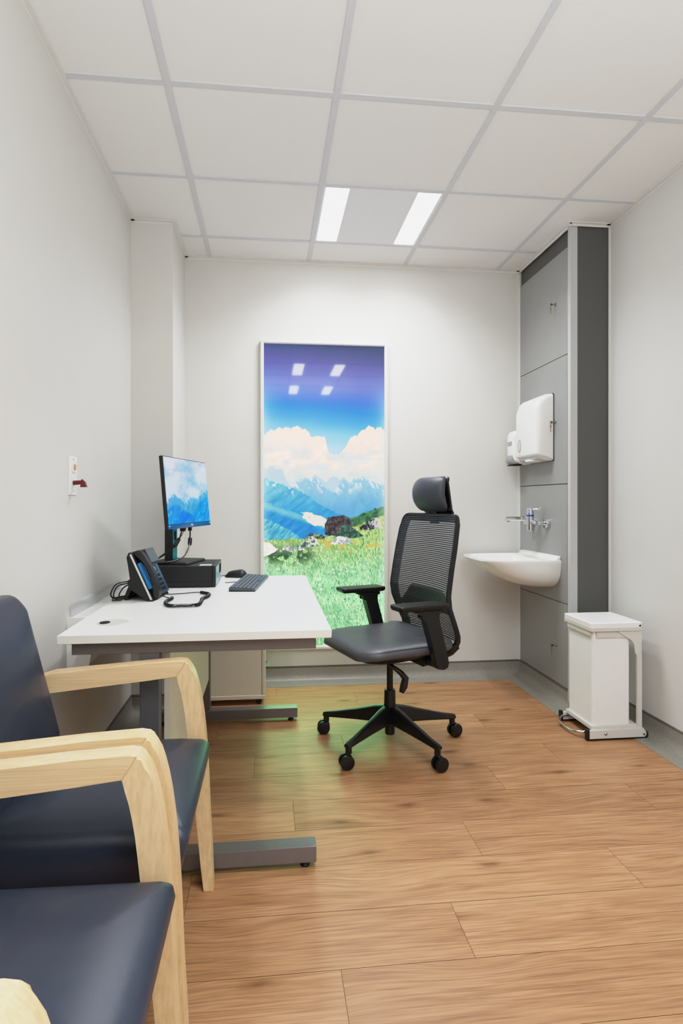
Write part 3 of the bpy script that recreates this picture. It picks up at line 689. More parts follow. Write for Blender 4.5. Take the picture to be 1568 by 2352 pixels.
# ------------------------------------------------------------------ desk
dx0, dx1, dy0, dy1, dz = -.245, .542, -1.568, -.297, .725
t = thing('desk', 'white laminate desk on silver cantilever legs along the left wall', 'desk', (.15, -.93, 0))
bm = BM(); box(bm, (dx0, dy0, dz - .025), (dx1, dy1, dz), .0012, 1)
bm.faces.ensure_lookup_table(); bmesh.ops.recalc_face_normals(bm, faces=bm.faces)
for f in bm.faces:
    if abs(f.normal.z) < .5: f.material_index = 1
mesh_obj('desktop', bm, [M_desk, M_deske], t)
for y, far in ((-1.545, 0), (-.31 - .055, 1)):
    bm = BM(); box(bm, (-.212, y, dz - .062), (.497, y + .05, dz - .0255), .002); mesh_obj('top_beam', bm, M_silverd, t)
    bm = BM(); xo = .030 * far; box(bm, (-.022 + xo, y + .004, .06), (.034 + xo, y + .05, dz - .06), .003); mesh_obj('leg', bm, M_silver, t)
    bm = BM(); box(bm, (-.2, y - .002, .018), (.498, y + .052, .067), .003); ft = mesh_obj('foot', bm, M_silver, t)
    for x in (.465, -.17):
        bm = BM(); lathe(bm, [(.001, 0), (.014, 0), (.015, .004), (.008, .012), (.006, .019), (.001, .019)], (x, y + .022, 0), 'Z', 16); mesh_obj('levelling_foot', bm, M_blackm, ft)
bm = BM(); box(bm, (.040, -1.492, .222), (.058, -.368, dz - .0255), .001); mesh_obj('modesty_panel', bm, M_cream, t)
bm = BM(); lathe(bm, [(.001, .0), (.040, .0), (.044, .0022), (.046, .0022), (.049, 0.0), (.001, -.004)], (-.133, -1.398, dz + .0003), 'Z', 32); gm = mesh_obj('cable_grommet', bm, M_lplast, t)
bm = BM(); prism(bm, [(-.163 + .016 * math.cos(a) + .004, -1.398 + .021 * math.sin(a)) for a in [2 * PI * k / 16 for k in range(16)]], dz + .0004, dz + .0018, 'Z'); mesh_obj('cable_slot', bm, M_dark, gm)
bm = BM(); lathe(bm, [(.001, 0), (.006, 0), (.004, .004), (.004, .012), (.001, .012)], (.45, -.9, dz - .036), 'Z', 12); mesh_obj('bolt', bm, M_steel, t)

# drawer pedestal
t = thing('drawer_pedestal', 'cream mobile drawer pedestal under the far end of the desk', 'drawers', (.06, .02, 0))
bm = BM(); box(bm, (-.13, -.108, .052), (.315, .145, .585), .003); mesh_obj('body', bm, M_cream, t)
bm = BM(); box(bm, (-.132, -.112, .030), (.332, .148, .052), .003); mesh_obj('plinth', bm, M_cream, t)
for z0, z1 in ((.056, .31), (.314, .447), (.451, .583)):
    bm = BM(); box(bm, (.317, -.108, z0), (.335, .145, z1), .002); d = mesh_obj('drawer', bm, M_cream, t)
    bm = BM(); tube(bm, [(.334, -.03, (z0 + z1) / 2), (.35, -.02, (z0 + z1) / 2), (.35, .06, (z0 + z1) / 2), (.334, .07, (z0 + z1) / 2)], .004, 8); mesh_obj('handle', bm, M_silver, d)
for x in (-.1, .3):
    for y in (-.085, .12):
        bm = BM(); lathe(bm, [(.001, -.011), (.015, -.011), (.0155, -.009), (.0155, .009), (.015, .011), (.001, .011)], (x, y, .0155), 'Y', 18); box(bm, (x - .008, y - .005, .016), (x + .008, y + .005, .031)); mesh_obj('caster', bm, M_black, t)

# wall trunking and splash strip
t = thing('cable_trunking', 'white dado cable trunking on left wall behind the desk', 'trunking', (XL, -.64, .51))
bm = BM(); prism(bm, [(XL, .512), (XL + .066, .512), (XL + .074, .52), (XL + .082, .565), (XL + .082, .625), (XL + .074, .682), (XL + .066, .686), (XL, .686)], -1.118, -.155, 'Y'); mesh_obj('body', bm, M_wplast, t)
bm = BM(); prism(bm, [(XL, .510), (XL + .068, .510), (XL + .077, .519), (XL + .085, .565), (XL + .085, .625), (XL + .076, .685), (XL + .068, .689), (XL, .689)], -1.123, -1.1182, 'Y'); mesh_obj('end_cap', bm, M_wplast, t)
bm = BM(); box(bm, (XL + .008, -1.106, .690), (XL + .0115, -.39, .738), .0006); tag(mesh_obj('acrylic_splash_strip', bm, M_clear), 'low clear acrylic strip standing on the wall trunking', 'strip')

# ------------------------------------------------------------------ nurse call plate
t = thing('call_switch', 'white wall plate with orange light and dark red pull knob', 'switch', (XL, -1.066, 1.2))
bm = BM(); box(bm, (XL, -1.108, 1.131), (XL + .004, -1.024, 1.274), .0012); pl = mesh_obj('plate', bm, M_wplast, t)
for z in (1.262, 1.146):
    bm = BM(); lathe(bm, [(.0004, .001), (.003, .001), (.0035, 0)], (XL + .004, -1.066, z), 'X', 12); mesh_obj('screw', bm, M_steel, pl)
bm = BM(); prism(bm, [(-1.062 + y, 1.234 + z) for y, z in rr(.021, .019, .008)], XL + .004, XL + .0075, 'X', .0012); mesh_obj('lens_surround', bm, M_wplast, t)
bm = BM(); prism(bm, [(-1.062 + .012 * math.cos(a), 1.234 + .012 * math.sin(a)) for a in [2 * PI * k / 20 for k in range(20)]], XL + .0075, XL + .010, 'X', .001); mesh_obj('indicator_lens', bm, M_orange, t)
bm = BM(); cyl(bm, (XL + .004, -1.066, 1.176), (XL + .036, -1.066, 1.178), .0085, 16, .0078)
prism(bm, [(XL + .030, 1.160), (XL + .052, 1.160), (XL + .046, 1.180), (XL + .035, 1.190)], -1.076, -1.056, 'Y', .0015); mesh_obj('pull_knob', bm, M_red, t)

# ------------------------------------------------------------------ computer
t = thing('desktop_computer', 'black small-form desktop computer lying flat under the monitor', 'computer', (-.03, -.52, dz), 0)
bm = BM(); box(bm, (-.205, -.673, dz + .003), (.104, -.375, dz + .095), .002); mesh_obj('case', bm, M_blackm, t)
bm = BM(); box(bm, (.104, -.674, dz + .002), (.119, -.374, dz + .0955), .003); fp = mesh_obj('front_bezel', bm, M_black, t)
bm = BM(); box(bm, (.1185, -.655, dz + .008), (.1202, -.392, dz + .088), .0005); mesh_obj('front_panel', bm, M_pcpanel, fp)
bm = BM()
for k in range(9): box(bm, (.1195, -.5 + k * .012, dz + .04), (.1208, -.4945 + k * .012, dz + .085))
mesh_obj('vent', bm, M_dark, fp)
bm = BM(); box(bm, (-.205, -.6735, dz + .026), (.104, -.6725, dz + .027)); mesh_obj('case_seam', bm, M_dark, t)
bm = BM(); box(bm, (.045, -.655, dz + .0951), (.098, -.6, dz + .0955)); mesh_obj('sticker', bm, M_lplast, t)
for x in (-.18, .08):
    for y in (-.65, -.4):
        bm = BM(); cyl(bm, (x, y, dz), (x, y, dz + .004), .008, 12); mesh_obj('rubber_foot', bm, M_blackm, t)
pct = dz + .0955

# monitor: local frame, x = out of the screen, y = along the width (far), z up
P1 = Vector((-.073, -.743, .985)); P2 = Vector((-.01 * 2 + .073, -.257, .985))
P2 = Vector((.056, -.257, .985)); dvec = (P2 - P1); w_ = math.hypot(dvec.x, dvec.y); ang = math.atan2(-dvec.x, dvec.y)
cen = (P1 + P2) / 2
t = thing('computer_monitor', 'flat monitor showing blue misty mountains, standing on the desktop computer', 'monitor', (cen.x - .07, cen.y, pct), ang)
MW = WM[t.name]; L0 = MW.inverted() @ cen      # local centre of the lower screen edge
hw, hh, tl = w_ / 2, .322, math.radians(5)
upv = Vector((-math.sin(tl), 0, math.cos(tl))); nv = Vector((math.cos(tl), 0, math.sin(tl)))
def SP(y, s, h): return L0 + Vector((0, y, 0)) + upv * s + nv * h
def slab(bm, y0, y1, s0, s1, h0, h1, r=.0):
    tt = BM(); box(tt, (h0, y0, s0), (h1, y1, s1), r)
    Rm = Matrix((nv, Vector((0, 1, 0)), upv)).transposed().to_4x4()
    tt.transform(Matrix.Translation(L0) @ Rm); merge(bm, tt)
bm = BM(); slab(bm, -hw, hw, 0, hh, -.018, -.0015, .003); slab(bm, -hw + .05, hw - .05, .03, hh - .04, -.045, -.016, .012); hs = mesh_obj('housing', bm, M_black, t, world=False)
bm = BM(); slab(bm, -hw + .001, hw - .001, .0005, .022, -.003, .0005, .0005); bz = mesh_obj('bottom_bezel', bm, pbr('bezel_blue_black', (14, 84, 130), .15, .3), t, world=False)
tl_c = SP(-hw + .004, hh - .004, .0); print_mesh('screen', screen_img(240, 150), tl_c, (0, 2 * hw - .008, 0), tuple(upv * -(hh - .027)), t, 1.0, .12, world=False, coat=.2)
def text_part(body, size, mat, name, parent, M4, ext=.0003):
    cu = bpy.data.curves.new('glyphs', 'FONT'); cu.body = body; cu.size = size; cu.align_x = 'CENTER'; cu.align_y = 'CENTER'; cu.extrude = ext
    ob = bpy.data.objects.new('glyphs', cu); COL.objects.link(ob)
    dg = bpy.context.evaluated_depsgraph_get(); me = bpy.data.meshes.new_from_object(ob.evaluated_get(dg)); bpy.data.objects.remove(ob); bpy.data.curves.remove(cu)
    me.transform(M4); me.materials.append(mat); o = bpy.data.objects.new(name, me); COL.objects.link(o); o.parent = parent; WM[o.name] = WM[parent.name]; return o
Rm = Matrix((Vector((0, 1, 0)), upv, nv)).transposed().to_4x4()
M_mark = pbr('white_marking', (220, 236, 246), .4)
text_part('NEC', .013, M_mark, 'maker_mark', bz, Matrix.Translation(SP(0.01, .011, .0008)) @ Rm)
for y in (-hw + .012, hw - .012):
    bm = BM(); slab(bm, y - .006, y + .006, .012, .016, .0004, .0009); mesh_obj('mark', bm, M_mark, bz, world=False)
bk = L0.x
zb0 = .0
bm = BM(); box(bm, (bk - .115, -.026, .010), (bk - .075, .026, .30), .004); co_ = mesh_obj('stand_column', bm, M_black, t, world=False)
bm = BM(); box(bm, (bk - .0752, -.024, .014), (bk - .0735, .024, .298), .0005); sf = mesh_obj('column_front', bm, M_teal, t, world=False)
bm = BM(); box(bm, (bk - .076, -.1, .26), (bk - .043, .1, .32), .006); mesh_obj('mount_head', bm, M_black, t, world=False)
bm = BM(); prism(bm, [(y, .125 + z) for y, z in rr(.010, .022, .010)], bk - .0734, bk - .0730, 'X'); mesh_obj('cable_hole', bm, M_dark, sf, world=False)
bm = BM(); cushion(bm, .095, .112, .012, [(.0, .0), (0, .006), (.004, .011), (.02, .0125)], lambda p: (p[0] + bk - .06, p[1], p[2])); mesh_obj('stand_base', bm, M_blackm, t, world=False)

# monitor cables
MON = t
def cable(name, pts, r, label, ferrite=None):
    bm = BM(); tube(bm, pts, r, 8, 8); t = mesh_obj(name, bm, M_black, MON)
    a, b = Vector(pts[0]), Vector(pts[1]); bm = BM(); tube(bm, [a, a + (b - a).normalized() * .02], .0085, 4, sect=[(-1, -.7), (1, -.7), (1, .7), (-1, .7)]); mesh_obj('plug', bm, M_black, t)
    if ferrite:
        a, b = Vector(ferrite[0]), Vector(ferrite[1]); d = (b - a); bm = BM(); tube(bm, [a, a + d * .12, b - d * .12, b], [.006, .0095, .0095, .006], 12); mesh_obj('ferrite_bead', bm, M_black, t)
zt = pct + .018
cable('monitor_cable', [(-.047, -.52, .987), (-.052, -.525, .96), (-.068, -.53, .913), (-.094, -.56, .884), (-.13, -.61, .856), (-.165, -.665, .838), (-.205, -.70, .80), (-.225, -.70, .745), (-.232, -.69, .731)], .0034, 'left black cable from the monitor dropping past its stand', ((-.060, -.527, .935), (-.08, -.543, .897)))
cable('monitor_cable', [(-.020, -.47, .987), (-.018, -.475, .95), (-.02, -.48, .915), (-.022, -.51, .885), (-.04, -.55, .85), (-.085, -.60, .834), (-.15, -.645, .832), (-.195, -.69, .82), (-.215, -.715, .76), (-.225, -.72, .731)], .0034, 'right black cable from the monitor curving over its foot', ((-.018, -.474, .935), (-.0195, -.481, .898)))
cable('thin_cable', [(-.042, -.50, .986), (-.05, -.515, .95), (-.085, -.56, .90), (-.13, -.61, .86), (-.168, -.68, .83), (-.208, -.73, .79), (-.222, -.75, .731)], .0016, 'thinnest black cable hanging between the two thicker monitor cables')

# keyboard
a = Vector((.186, -.805, 0)); b = Vector((.242, -.345, 0)); ka = math.atan2(-(b - a).x, (b - a).y)
t = thing('keyboard', 'slim dark keyboard lying on the desk near the right edge', 'keyboard', (.186, -.805, dz), ka)
kw, kl = .112, .462
bm = BM(); prism(bm, [(0, .001), (kw, .001), (kw, .010), (0, .017)], 0, kl, 'Y', .0012); mesh_obj('case', bm, M_kbdb, t, world=False)
bm = BM(); prism(bm, [(.001, .0), (kw - .001, .0), (kw - .001, .004), (.001, .006)], -.0008, kl + .0008, 'Y'); mesh_obj('case_underside', bm, M_black, t, world=False)
sl_ = math.atan2(-.007, kw)
rows = 6; cols = [18, 18, 17, 16, 15, 11]
kb = None; cnt = 0
for r_ in range(rows):
    x = .010 + r_ * .0172; n = cols[r_]; pitch = (kl - .016) / n
    for c_ in range(n):
        if r_ == 5 and 3 < c_ < 6 and c_ != 4: continue
        bm = BM(); wk = pitch - .0028
        rbox(bm, (x, .008 + pitch * (c_ + .5), .0165 - x / kw * .007 + .0012), (.0142, wk, .0045), .001, 1, (0, -sl_, 0)); mesh_obj('key', bm, M_kbd, t, world=False); cnt += 1
bm = BM(); tube(bm, [(.004, .26, .006), (-.02, .265, .004), (-.05, .255, .003), (-.066, .25, .0035)], .0018, 8, 6); mesh_obj('cord', bm, M_black, t, world=False)

# mouse
t = thing('computer_mouse', 'black computer mouse on the desk behind the keyboard', 'mouse', (.19, -.335, dz), math.radians(-14))
def mfn(p):
    x, y, z = p; k = max(0, 1 - ((x - .012) / .06) ** 2) * (1 - (y / .04) ** 2 * .5)
    return (x, y * (1 - .12 * (x < -.02) * (-x - .02) / .03), z * (.45 + .62 * k))
bm = BM(); cushion(bm, .056, .031, .026, [(.003, .001), (0, .004), (0, .014), (.004, .026), (.011, .034), (.02, .0375), (.029, .038)], mfn, 8); mesh_obj('shell', bm, M_blackm, t, world=False, ang=60)
bm = BM(); lathe(bm, [(.001, -.004), (.008, -.004), (.009, 0), (.008, .004), (.001, .004)], (-.034, 0, .0195), 'Y', 14); mesh_obj('scroll_wheel', bm, M_black, t, world=False)
bm = BM(); tube(bm, [(-.054, 0, .008), (-.075, .002, .004), (-.085, -.012, .003), (-.075, -.035, .003)], .0016, 8, 6); mesh_obj('cord', bm, M_black, t, world=False)

# ------------------------------------------------------------------ desk telephone (x = towards the chair, y = along its width)
t = thing('desk_telephone', 'black desk telephone with handset on the left, tilted up on desk', 'telephone', (-.088, -1.02, dz), math.radians(-7))
TS = Vector((-.083, 0, .178)); tl_ = TS.length; TU = TS.normalized(); TN = Vector((TU.z, 0, -TU.x))
RT = Matrix((TN, Vector((0, 1, 0)), TU)).transposed().to_4x4(); O = Vector((0, 0, .006))
def tslab(bm, y0, y1, s0, s1, h0, h1, r=0.):
    tt = BM(); box(tt, (h0, y0, s0), (h1, y1, s1), r); tt.transform(Matrix.Translation(O) @ RT); merge(bm, tt)
def tp(s, y, h): return O + TU * s + Vector((0, y, 0)) + TN * h
PWd = .205
bm = BM(); prism(bm, [(0.004, .0), (.0, .006), (-.083, .184), (-.091, .186), (-.099, .168), (-.083, .085), (-.096, .078), (-.090, .05), (-.018, .001)], 0, PWd, 'Y', .002); mesh_obj('base', bm, M_blackm, t, world=False)
bm = BM(); tslab(bm, -.0014, .001, .002, tl_ - .004, -.0055, .0015, .0005); mesh_obj('edge_trim', bm, M_lplast, t, world=False)
bm = BM(); prism(bm, [(-.085, .05), (-.095, .07), (-.122, .006), (-.118, .0), (-.108, .0), (-.105, .008)], .03, PWd - .03, 'Y', .002); mesh_obj('stand', bm, M_blackm, t, world=False)
bm = BM(); tslab(bm, .075, PWd - .002, .004, tl_ - .006, .0, .010, .003); fa = mesh_obj('face', bm, M_phone, t, world=False)
bm = BM(); tslab(bm, .006, .052, .040, .15, .0, .013, .005); mesh_obj('cradle', bm, M_cradle, t, world=False)
# handset arch
def hs_ring(s, h, hh_, y0=.030, y1=.070):
    c_ = [(.0, y0), (0, y1), (hh_, y1 - .004), (hh_ * 1.08, (y0 + y1) / 2), (hh_, y0 + .004)]
    return [tp(s, y, h + k) for k, y in c_]
bm = BM(); prof_ = [(-.002, .002, .010), (.004, .001, .018), (.02, .002, .024), (.034, .010, .020), (.055, .017, .016), (.085, .022, .014), (.11, .023, .014), (.14, .020, .015), (.165, .012, .020), (.178, .004, .026), (.19, .002, .024), (.198, .002, .014)]
skin_rings(bm, [hs_ring(*q) for q in prof_]); mesh_obj('handset', bm, M_black, t, world=False, ang=50)
bm = BM(); tslab(bm, .092, PWd - .012, .128, tl_ - .008, .008, .016, .002)
disp = mesh_obj('display_bezel', bm, M_black, t, world=False)
bm = BM(); tt = BM(); box(tt, (-.002, .10, 0), (.002, .20, .06), .001); tt.transform(Matrix.Translation(tp(.135, 0, .024)) @ Matrix.Rotation(math.radians(-28), 4, 'Y')); merge(bm, tt); mesh_obj('display', bm, M_lcd, t, world=False)
bm = BM(); tslab(bm, .078, .088, .125, .19, .009, .0125, .0015); tslab(bm, .11, PWd - .03, .095, .124, .009, .0105, .001); mesh_obj('line_key_strip', bm, M_black, t, world=False)
for k in range(5):
    bm = BM(); tslab(bm, .066, .076, .128 + k * .0135, .137 + k * .0135, .008, .013, .0015); mesh_obj('line_key', bm, M_phone, t, world=False)
bm = BM(); tt = BM(); lathe(tt, [(.001, .014), (.009, .014), (.0125, .011), (.0125, .008)], (0, 0, 0), 'X', 20); tt.transform(Matrix.Translation(tp(.109, .14, 0)) @ RT); merge(bm, tt); mesh_obj('navigation_key', bm, M_steel, t, world=False)
for r_ in range(4):
    for c_ in range(3):
        bm = BM(); tslab(bm, .108 + c_ * .024, .124 + c_ * .024, .018 + r_ * .019, .030 + r_ * .019, .009, .0135, .0015); mesh_obj('key', bm, M_black, t, world=False)
M4 = WM[t.name].inverted()
# coiled handset cord (on the desk) and line cables
zc = dz + .0075
pts = [(-.02, -.985), (-.018, -1.0), (-.026, -1.05), (-.024, -1.10), (.0, -1.155), (.05, -1.16), (.097, -1.15), (.103, -1.08), (.10, -1.02), (.115, -.955), (.112, -.90), (.075, -.86)]
P = smooth_path([(x, y, zc) for x, y in pts], 10)
hel = []; d_acc = 0.; R_ = .0052
for i in range(len(P) - 1):
    seg_ = (P[i + 1] - P[i]); nsub = max(2, int(seg_.length / .0007))
    tx = seg_.normalized(); nx = Vector((-tx.y, tx.x, 0))
    for k in range(nsub):
        q = P[i].lerp(P[i + 1], k / nsub); ph = (d_acc + seg_.length * k / nsub) / .0056 * 2 * PI
        hel.append(q + nx * (R_ * math.cos(ph)) + Vector((0, 0, R_ * math.sin(ph) + .0004)))
    d_acc += seg_.length
bm = BM(); tube(bm, hel, .0019, 6)
tube(bm, [tuple(WM[t.name] @ tp(.006, .035, .012)), (-.06, -.965, dz + .012), (-.035, -.972, dz + .006), P[0]], .0019, 8, 6)
tube(bm, [P[-1], (.05, -.835, dz + .004), (.0, -.85, dz + .003), (-.05, -.872, dz + .004), (-.085, -.885, dz + .01)], .0019, 8, 6)
mesh_obj('handset_cord', bm, M_black, t)
bm = BM()
tube(bm, [(-.185, -.99, .80), (-.225, -1.0, .79), (-.245, -1.0, .755), (-.235, -.985, .735), (-.19, -.95, .735), (-.16, -.93, .75)], .0028, 8, 8)
tube(bm, [(-.188, -.97, .79), (-.225, -.975, .78), (-.24, -.98, .75), (-.23, -.99, .732), (-.205, -1.0, .731), (-.235, -1.015, .7315), (-.24, -.95, .731), (-.21, -.9, .731)], .0028, 8, 8)
tube(bm, [(-.185, -.955, .785), (-.21, -.95, .77), (-.225, -.955, .745), (-.215, -.97, .732), (-.18, -.985, .731)], .0028, 8, 8)
mesh_obj('line_cable', bm, M_black, t)

# ------------------------------------------------------------------ office chair (x = forward, y = towards the viewer's side)
t = thing('office_chair', 'black high-back office chair with mesh back and headrest at the desk', 'chair', (.905, -.68, 0), math.radians(198))
W_ = False
for k in range(5):
    a = math.radians([-45, 27, 99, 171, 243][k]); d = Vector((math.cos(a), math.sin(a), 0)); s = Vector((-d.y, d.x, 0))
    secs = [(.02, .027, .100, .176), (.07, .024, .098, .168), (.16, .02, .094, .142), (.26, .0165, .088, .116), (.312, .0155, .084, .106), (.326, .013, .086, .102)]
    bm = BM(); rings = []
    for r_, hw_, z0, z1 in secs:
        rings.append([d * r_ + s * y + Vector((0, 0, z)) for y, z in ((-hw_ * .8, z0), (hw_ * .8, z0), (hw_, z0 + .006), (hw_ * .75, z1 - .004), (hw_ * .4, z1), (-hw_ * .4, z1), (-hw_ * .75, z1 - .004), (-hw_, z0 + .006))])
    skin_rings(bm, rings); cyl(bm, d * .312 + Vector((0, 0, .06)), d * .312 + Vector((0, 0, .1)), .0135, 14); mesh_obj('base_leg', bm, M_frame, t, world=False, ang=30)
    # caster: twin wheels, axle roughly across the view
    ax = Vector((math.cos(math.radians(66 + 14 * (k % 3))), math.sin(math.radians(66 + 14 * (k % 3))), 0))
    if k == 3: ax = Vector((math.cos(math.radians(95)), math.sin(math.radians(95)), 0))
    c0 = d * .326 + Vector((0, 0, .0302))
    bm = BM(); cyl(bm, c0 - ax * .007, c0 + ax * .007, .016, 16); tube(bm, [c0 + Vector((0, 0, -.004)), c0 + Vector((0, 0, .016)), d * .314 + Vector((0, 0, .066))], [.0075, .0085, .0085], 10); cs = mesh_obj('caster', bm, M_frame, t, world=False)
    for sgn in (-1, 1):
        bm = BM(); Q = [(.0295, .0), (.0302, .003), (.0302, .011), (.0285, .0145), (.020, .016), (.001, .0165)]
        u_ = ax.cross(Vector((0, 0, 1)))
        rings = [[c0 + ax * (sgn * (.0075 + h_)) + u_ * (r_ * math.cos(b_)) + Vector((0, 0, r_ * math.sin(b_))) for b_ in [2 * PI * i / 26 for i in range(26)]] for r_, h_ in Q]
        skin_rings(bm, rings); mesh_obj('wheel', bm, M_black, cs, world=False)
bm = BM(); lathe(bm, [(.001, .045), (.021, .045), (.0225, .05), (.0225, .10), (.030, .105), (.0325, .12), (.031, .165), (.0265, .18), (.0255, .24), (.024, .248), (.001, .248)]); mesh_obj('column_sleeve', bm, M_frame, t, world=False)
bm = BM(); cyl(bm, (0, 0, .24), (0, 0, .41), .0145, 20); mesh_obj('gas_lift', bm, M_black, t, world=False)
# mechanism
bm = BM(); box(bm, (-.11, -.075, .385), (.10, .075, .425), .012); prism(bm, [(.06, .40), (.16, .425), (.16, .44), (-.15, .44), (-.15, .41)], -.13, .13, 'Y', .008); prism(bm, [(-.16, .405), (-.06, .39), (-.06, .425), (-.16, .43)], -.19, .19, 'Y', .008); mesh_obj('tilt_mechanism', bm, M_frame, t, world=False)
bm = BM(); tube(bm, [(.06, .06, .40), (.05, .12, .385), (.02, .13, .36), (.0, .135, .335), (.008, .135, .30), (.02, .135, .275)], [.008, .009, .012, .016, .017, .011], 10, 0); mesh_obj('height_lever', bm, M_frame, t, world=False)
# seat
def seatfn(p):
    x, y, z = p
    k = (x - .02) / .27
    drop = .022 * max(0, (x - .06) / .18) ** 2.2 if x > .06 else 0
    dish = -.012 * max(0, 1 - (y / .2) ** 2) * max(0, 1 - (x / .26) ** 2) * (z > .48)
    yy = y * (1 - .07 * max(0, k) ** 2)
    xx = x + (.022 * (1 - (y / .25) ** 2) if x > .1 else 0) * ((x - .1) / .17 if x > .1 else 0)
    return (xx, yy, z - drop * (1 if z > .46 else .55) + dish + .006 * (x < -.15))
bm = BM(); cushion(bm, .228, .250, .085, [(.03, .452), (.008, .456), (.0, .465), (.0, .480), (.005, .491), (.016, .499), (.034, .503), (.07, .505), (.12, .506), (.18, .506), (.215, .506)], seatfn, 9)
for v in bm.verts: v.co.x += .02
st_ = mesh_obj('seat', bm, M_seat, t, world=False, ang=70)
bm = BM()
for s_ in (-1, 1):
    loop = [(x, s_ * .2445) for x in np.linspace(-.18, .14, 16)] + [(.14 + .06 * math.sin(a), s_ * (.1845 + .06 * math.cos(a))) for a in [.12 * k for k in range(1, 7)]]
    pl_ = [Vector(seatfn((x, y, .4915))) + Vector((.02, 0, .001)) for x, y in loop]
    e_ = pl_[-1]; pl_ += [e_ + Vector((.008, -s_ * .004, -.018)), e_ + Vector((.008, -s_ * .004, -.04))]
    bm = BM(); tube(bm, pl_, .0013, 6); mesh_obj('seam', bm, M_stitch, st_, world=False)
bm = BM(); cushion(bm, .21, .228, .08, [(.05, .430), (.02, .436), (.006, .452), (.02, .458)], lambda p: seatfn((p[0], p[1], p[2])))
for v in bm.verts: v.co.x += .015
mesh_obj('seat_shell', bm, M_frame, t, world=False)
# back frame
def bx(z): return float(np.interp(z, [.40, .44, .47, .505, .564, .642, .698, .81, .922, 1.05], [-.15, -.178, -.204, -.206, -.180, -.149, -.142, -.160, -.182, -.206]))
def hwz(z): return float(np.interp(z, [.40, .48, .56, .70, .9, 1.05], [.20, .222, .238, .243, .240, .228]))
def dep(z): return .022 + .012 * math.sin(max(0, min(1, (z - .45) / .6)) * PI)
def surf(y, z, o=0.):
    h = hwz(z); return Vector((bx(z) - dep(z) * (1 - min(1, abs(y) / h) ** 2) + o, y, z))
loop = []
ztop, zbot = 1.048, .462; rt = .045
def sidez(z, s): return (s * hwz(z), z)
pts2 = [sidez(z, 1) for z in np.linspace(zbot, ztop - rt, 22)]
h_ = hwz(ztop) - .002
pts2 += [(h_ - rt + rt * math.cos(a), ztop - rt + rt * math.sin(a)) for a in [PI / 2 * k / 6 for k in range(1, 7)]]
pts2 += [(y, ztop) for y in np.linspace(h_ - rt, -h_ + rt, 10)[1:-1]]
pts2 += [(-h_ + rt - rt * math.sin(a), ztop - rt + rt * math.cos(a)) for a in [PI / 2 * k / 6 for k in range(0, 7)]]
pts2 += [sidez(z, -1) for z in np.linspace(ztop - rt, zbot, 22)[1:]]
bm = BM(); rings = []
C0 = (0, .75)
for i, (y, z) in enumerate(pts2):
    p = surf(y, z)
    a = pts2[max(0, i - 1)]; b = pts2[min(len(pts2) - 1, i + 1)]; d = Vector((0, b[0] - a[0], b[1] - a[1])).normalized(); inn = Vector((0, -d.z, d.y))
    if inn.dot(Vector((0, -y, .76 - z))) < 0: inn = -inn
    w1 = .034
    rings.append([p - inn * .001 + Vector((.002, 0, 0)), p + inn * .003 + Vector((.003, 0, 0)), p + inn * .005 + Vector((-.003, 0, 0)), p + inn * .007 + Vector((-.012, 0, 0)), p + inn * w1 + Vector((-.018, 0, 0)), p + inn * w1 + Vector((-.026, 0, 0)), p + Vector((-.022, 0, 0)), p - inn * .003 + Vector((-.008, 0, 0))])
skin_rings(bm, rings)
# lower curl passing under the seat
for s in (-1, 1):
    tube(bm, [(bx(.47) - .01, s * .215, .475), (bx(.45) - .005, s * .20, .447), (-.165, s * .18, .428), (-.11, s * .13, .418), (-.06, s * .06, .41)], [.017, .018, .018, .017, .015], 10, 0)
tube(bm, [(-.20, -.2, .455), (-.222, 0, .455), (-.20, .2, .455)], .016, 10, 6)
bf = mesh_obj('back_frame', bm, M_frame, t, world=False, ang=40)
bm = BM(); z = .492
while z < 1.040:
    h = hwz(z) - .003; rings = []
    if z > ztop - rt: h -= .002 + rt - math.sqrt(max(0, rt ** 2 - (z - ztop + rt) ** 2))
    for y in np.linspace(-h, h, 15):
        p = surf(y, z, .0005); q = surf(y, z + .0058, .0005)
        rings.append([p, q, q + Vector((-.0014, 0, 0)), p + Vector((-.0014, 0, 0))])
    skin_rings(bm, rings); z += .0091
mesh_obj('back_mesh', bm, M_mesh, t, world=False)
bm = BM(); rings = [[surf(y, z, -.003) for y in np.linspace(-(hwz(z) - .008), hwz(z) - .008, 13)] for z in np.linspace(.48, 1.035, 28)]
skin_rings(bm, rings, closed_ring=False, cap=False); mesh_obj('sheer_backing', bm, M_sheer, t, world=False)
bm = BM(); rings = []
for y in np.linspace(-.205, .17, 22):
    ztop_ = .705 - .085 * max(0, (-.125 - y) / .08) ** .7 - .02 * max(0, (y - .12) / .05) ** 2; zb_ = .60
    p = surf(y, zb_, -.018); q = surf(y, ztop_, -.018); rings.append([p, q, q + Vector((-.008, 0, 0)), p + Vector((-.008, 0, 0))])
skin_rings(bm, rings); mesh_obj('lumbar_support', bm, M_frame, t, world=False)
bm = BM(); rings = []
for z in np.linspace(.455, .60, 8):
    w = .03 + .012 * abs(z - .53) / .07; p = surf(0, z, -.012); rings.append([p + Vector((0, -w, 0)), p + Vector((0, w, 0)), p + Vector((-.012, w, 0)), p + Vector((-.012, -w, 0))])
skin_rings(bm, rings); mesh_obj('spine', bm, M_frame, t, world=False)
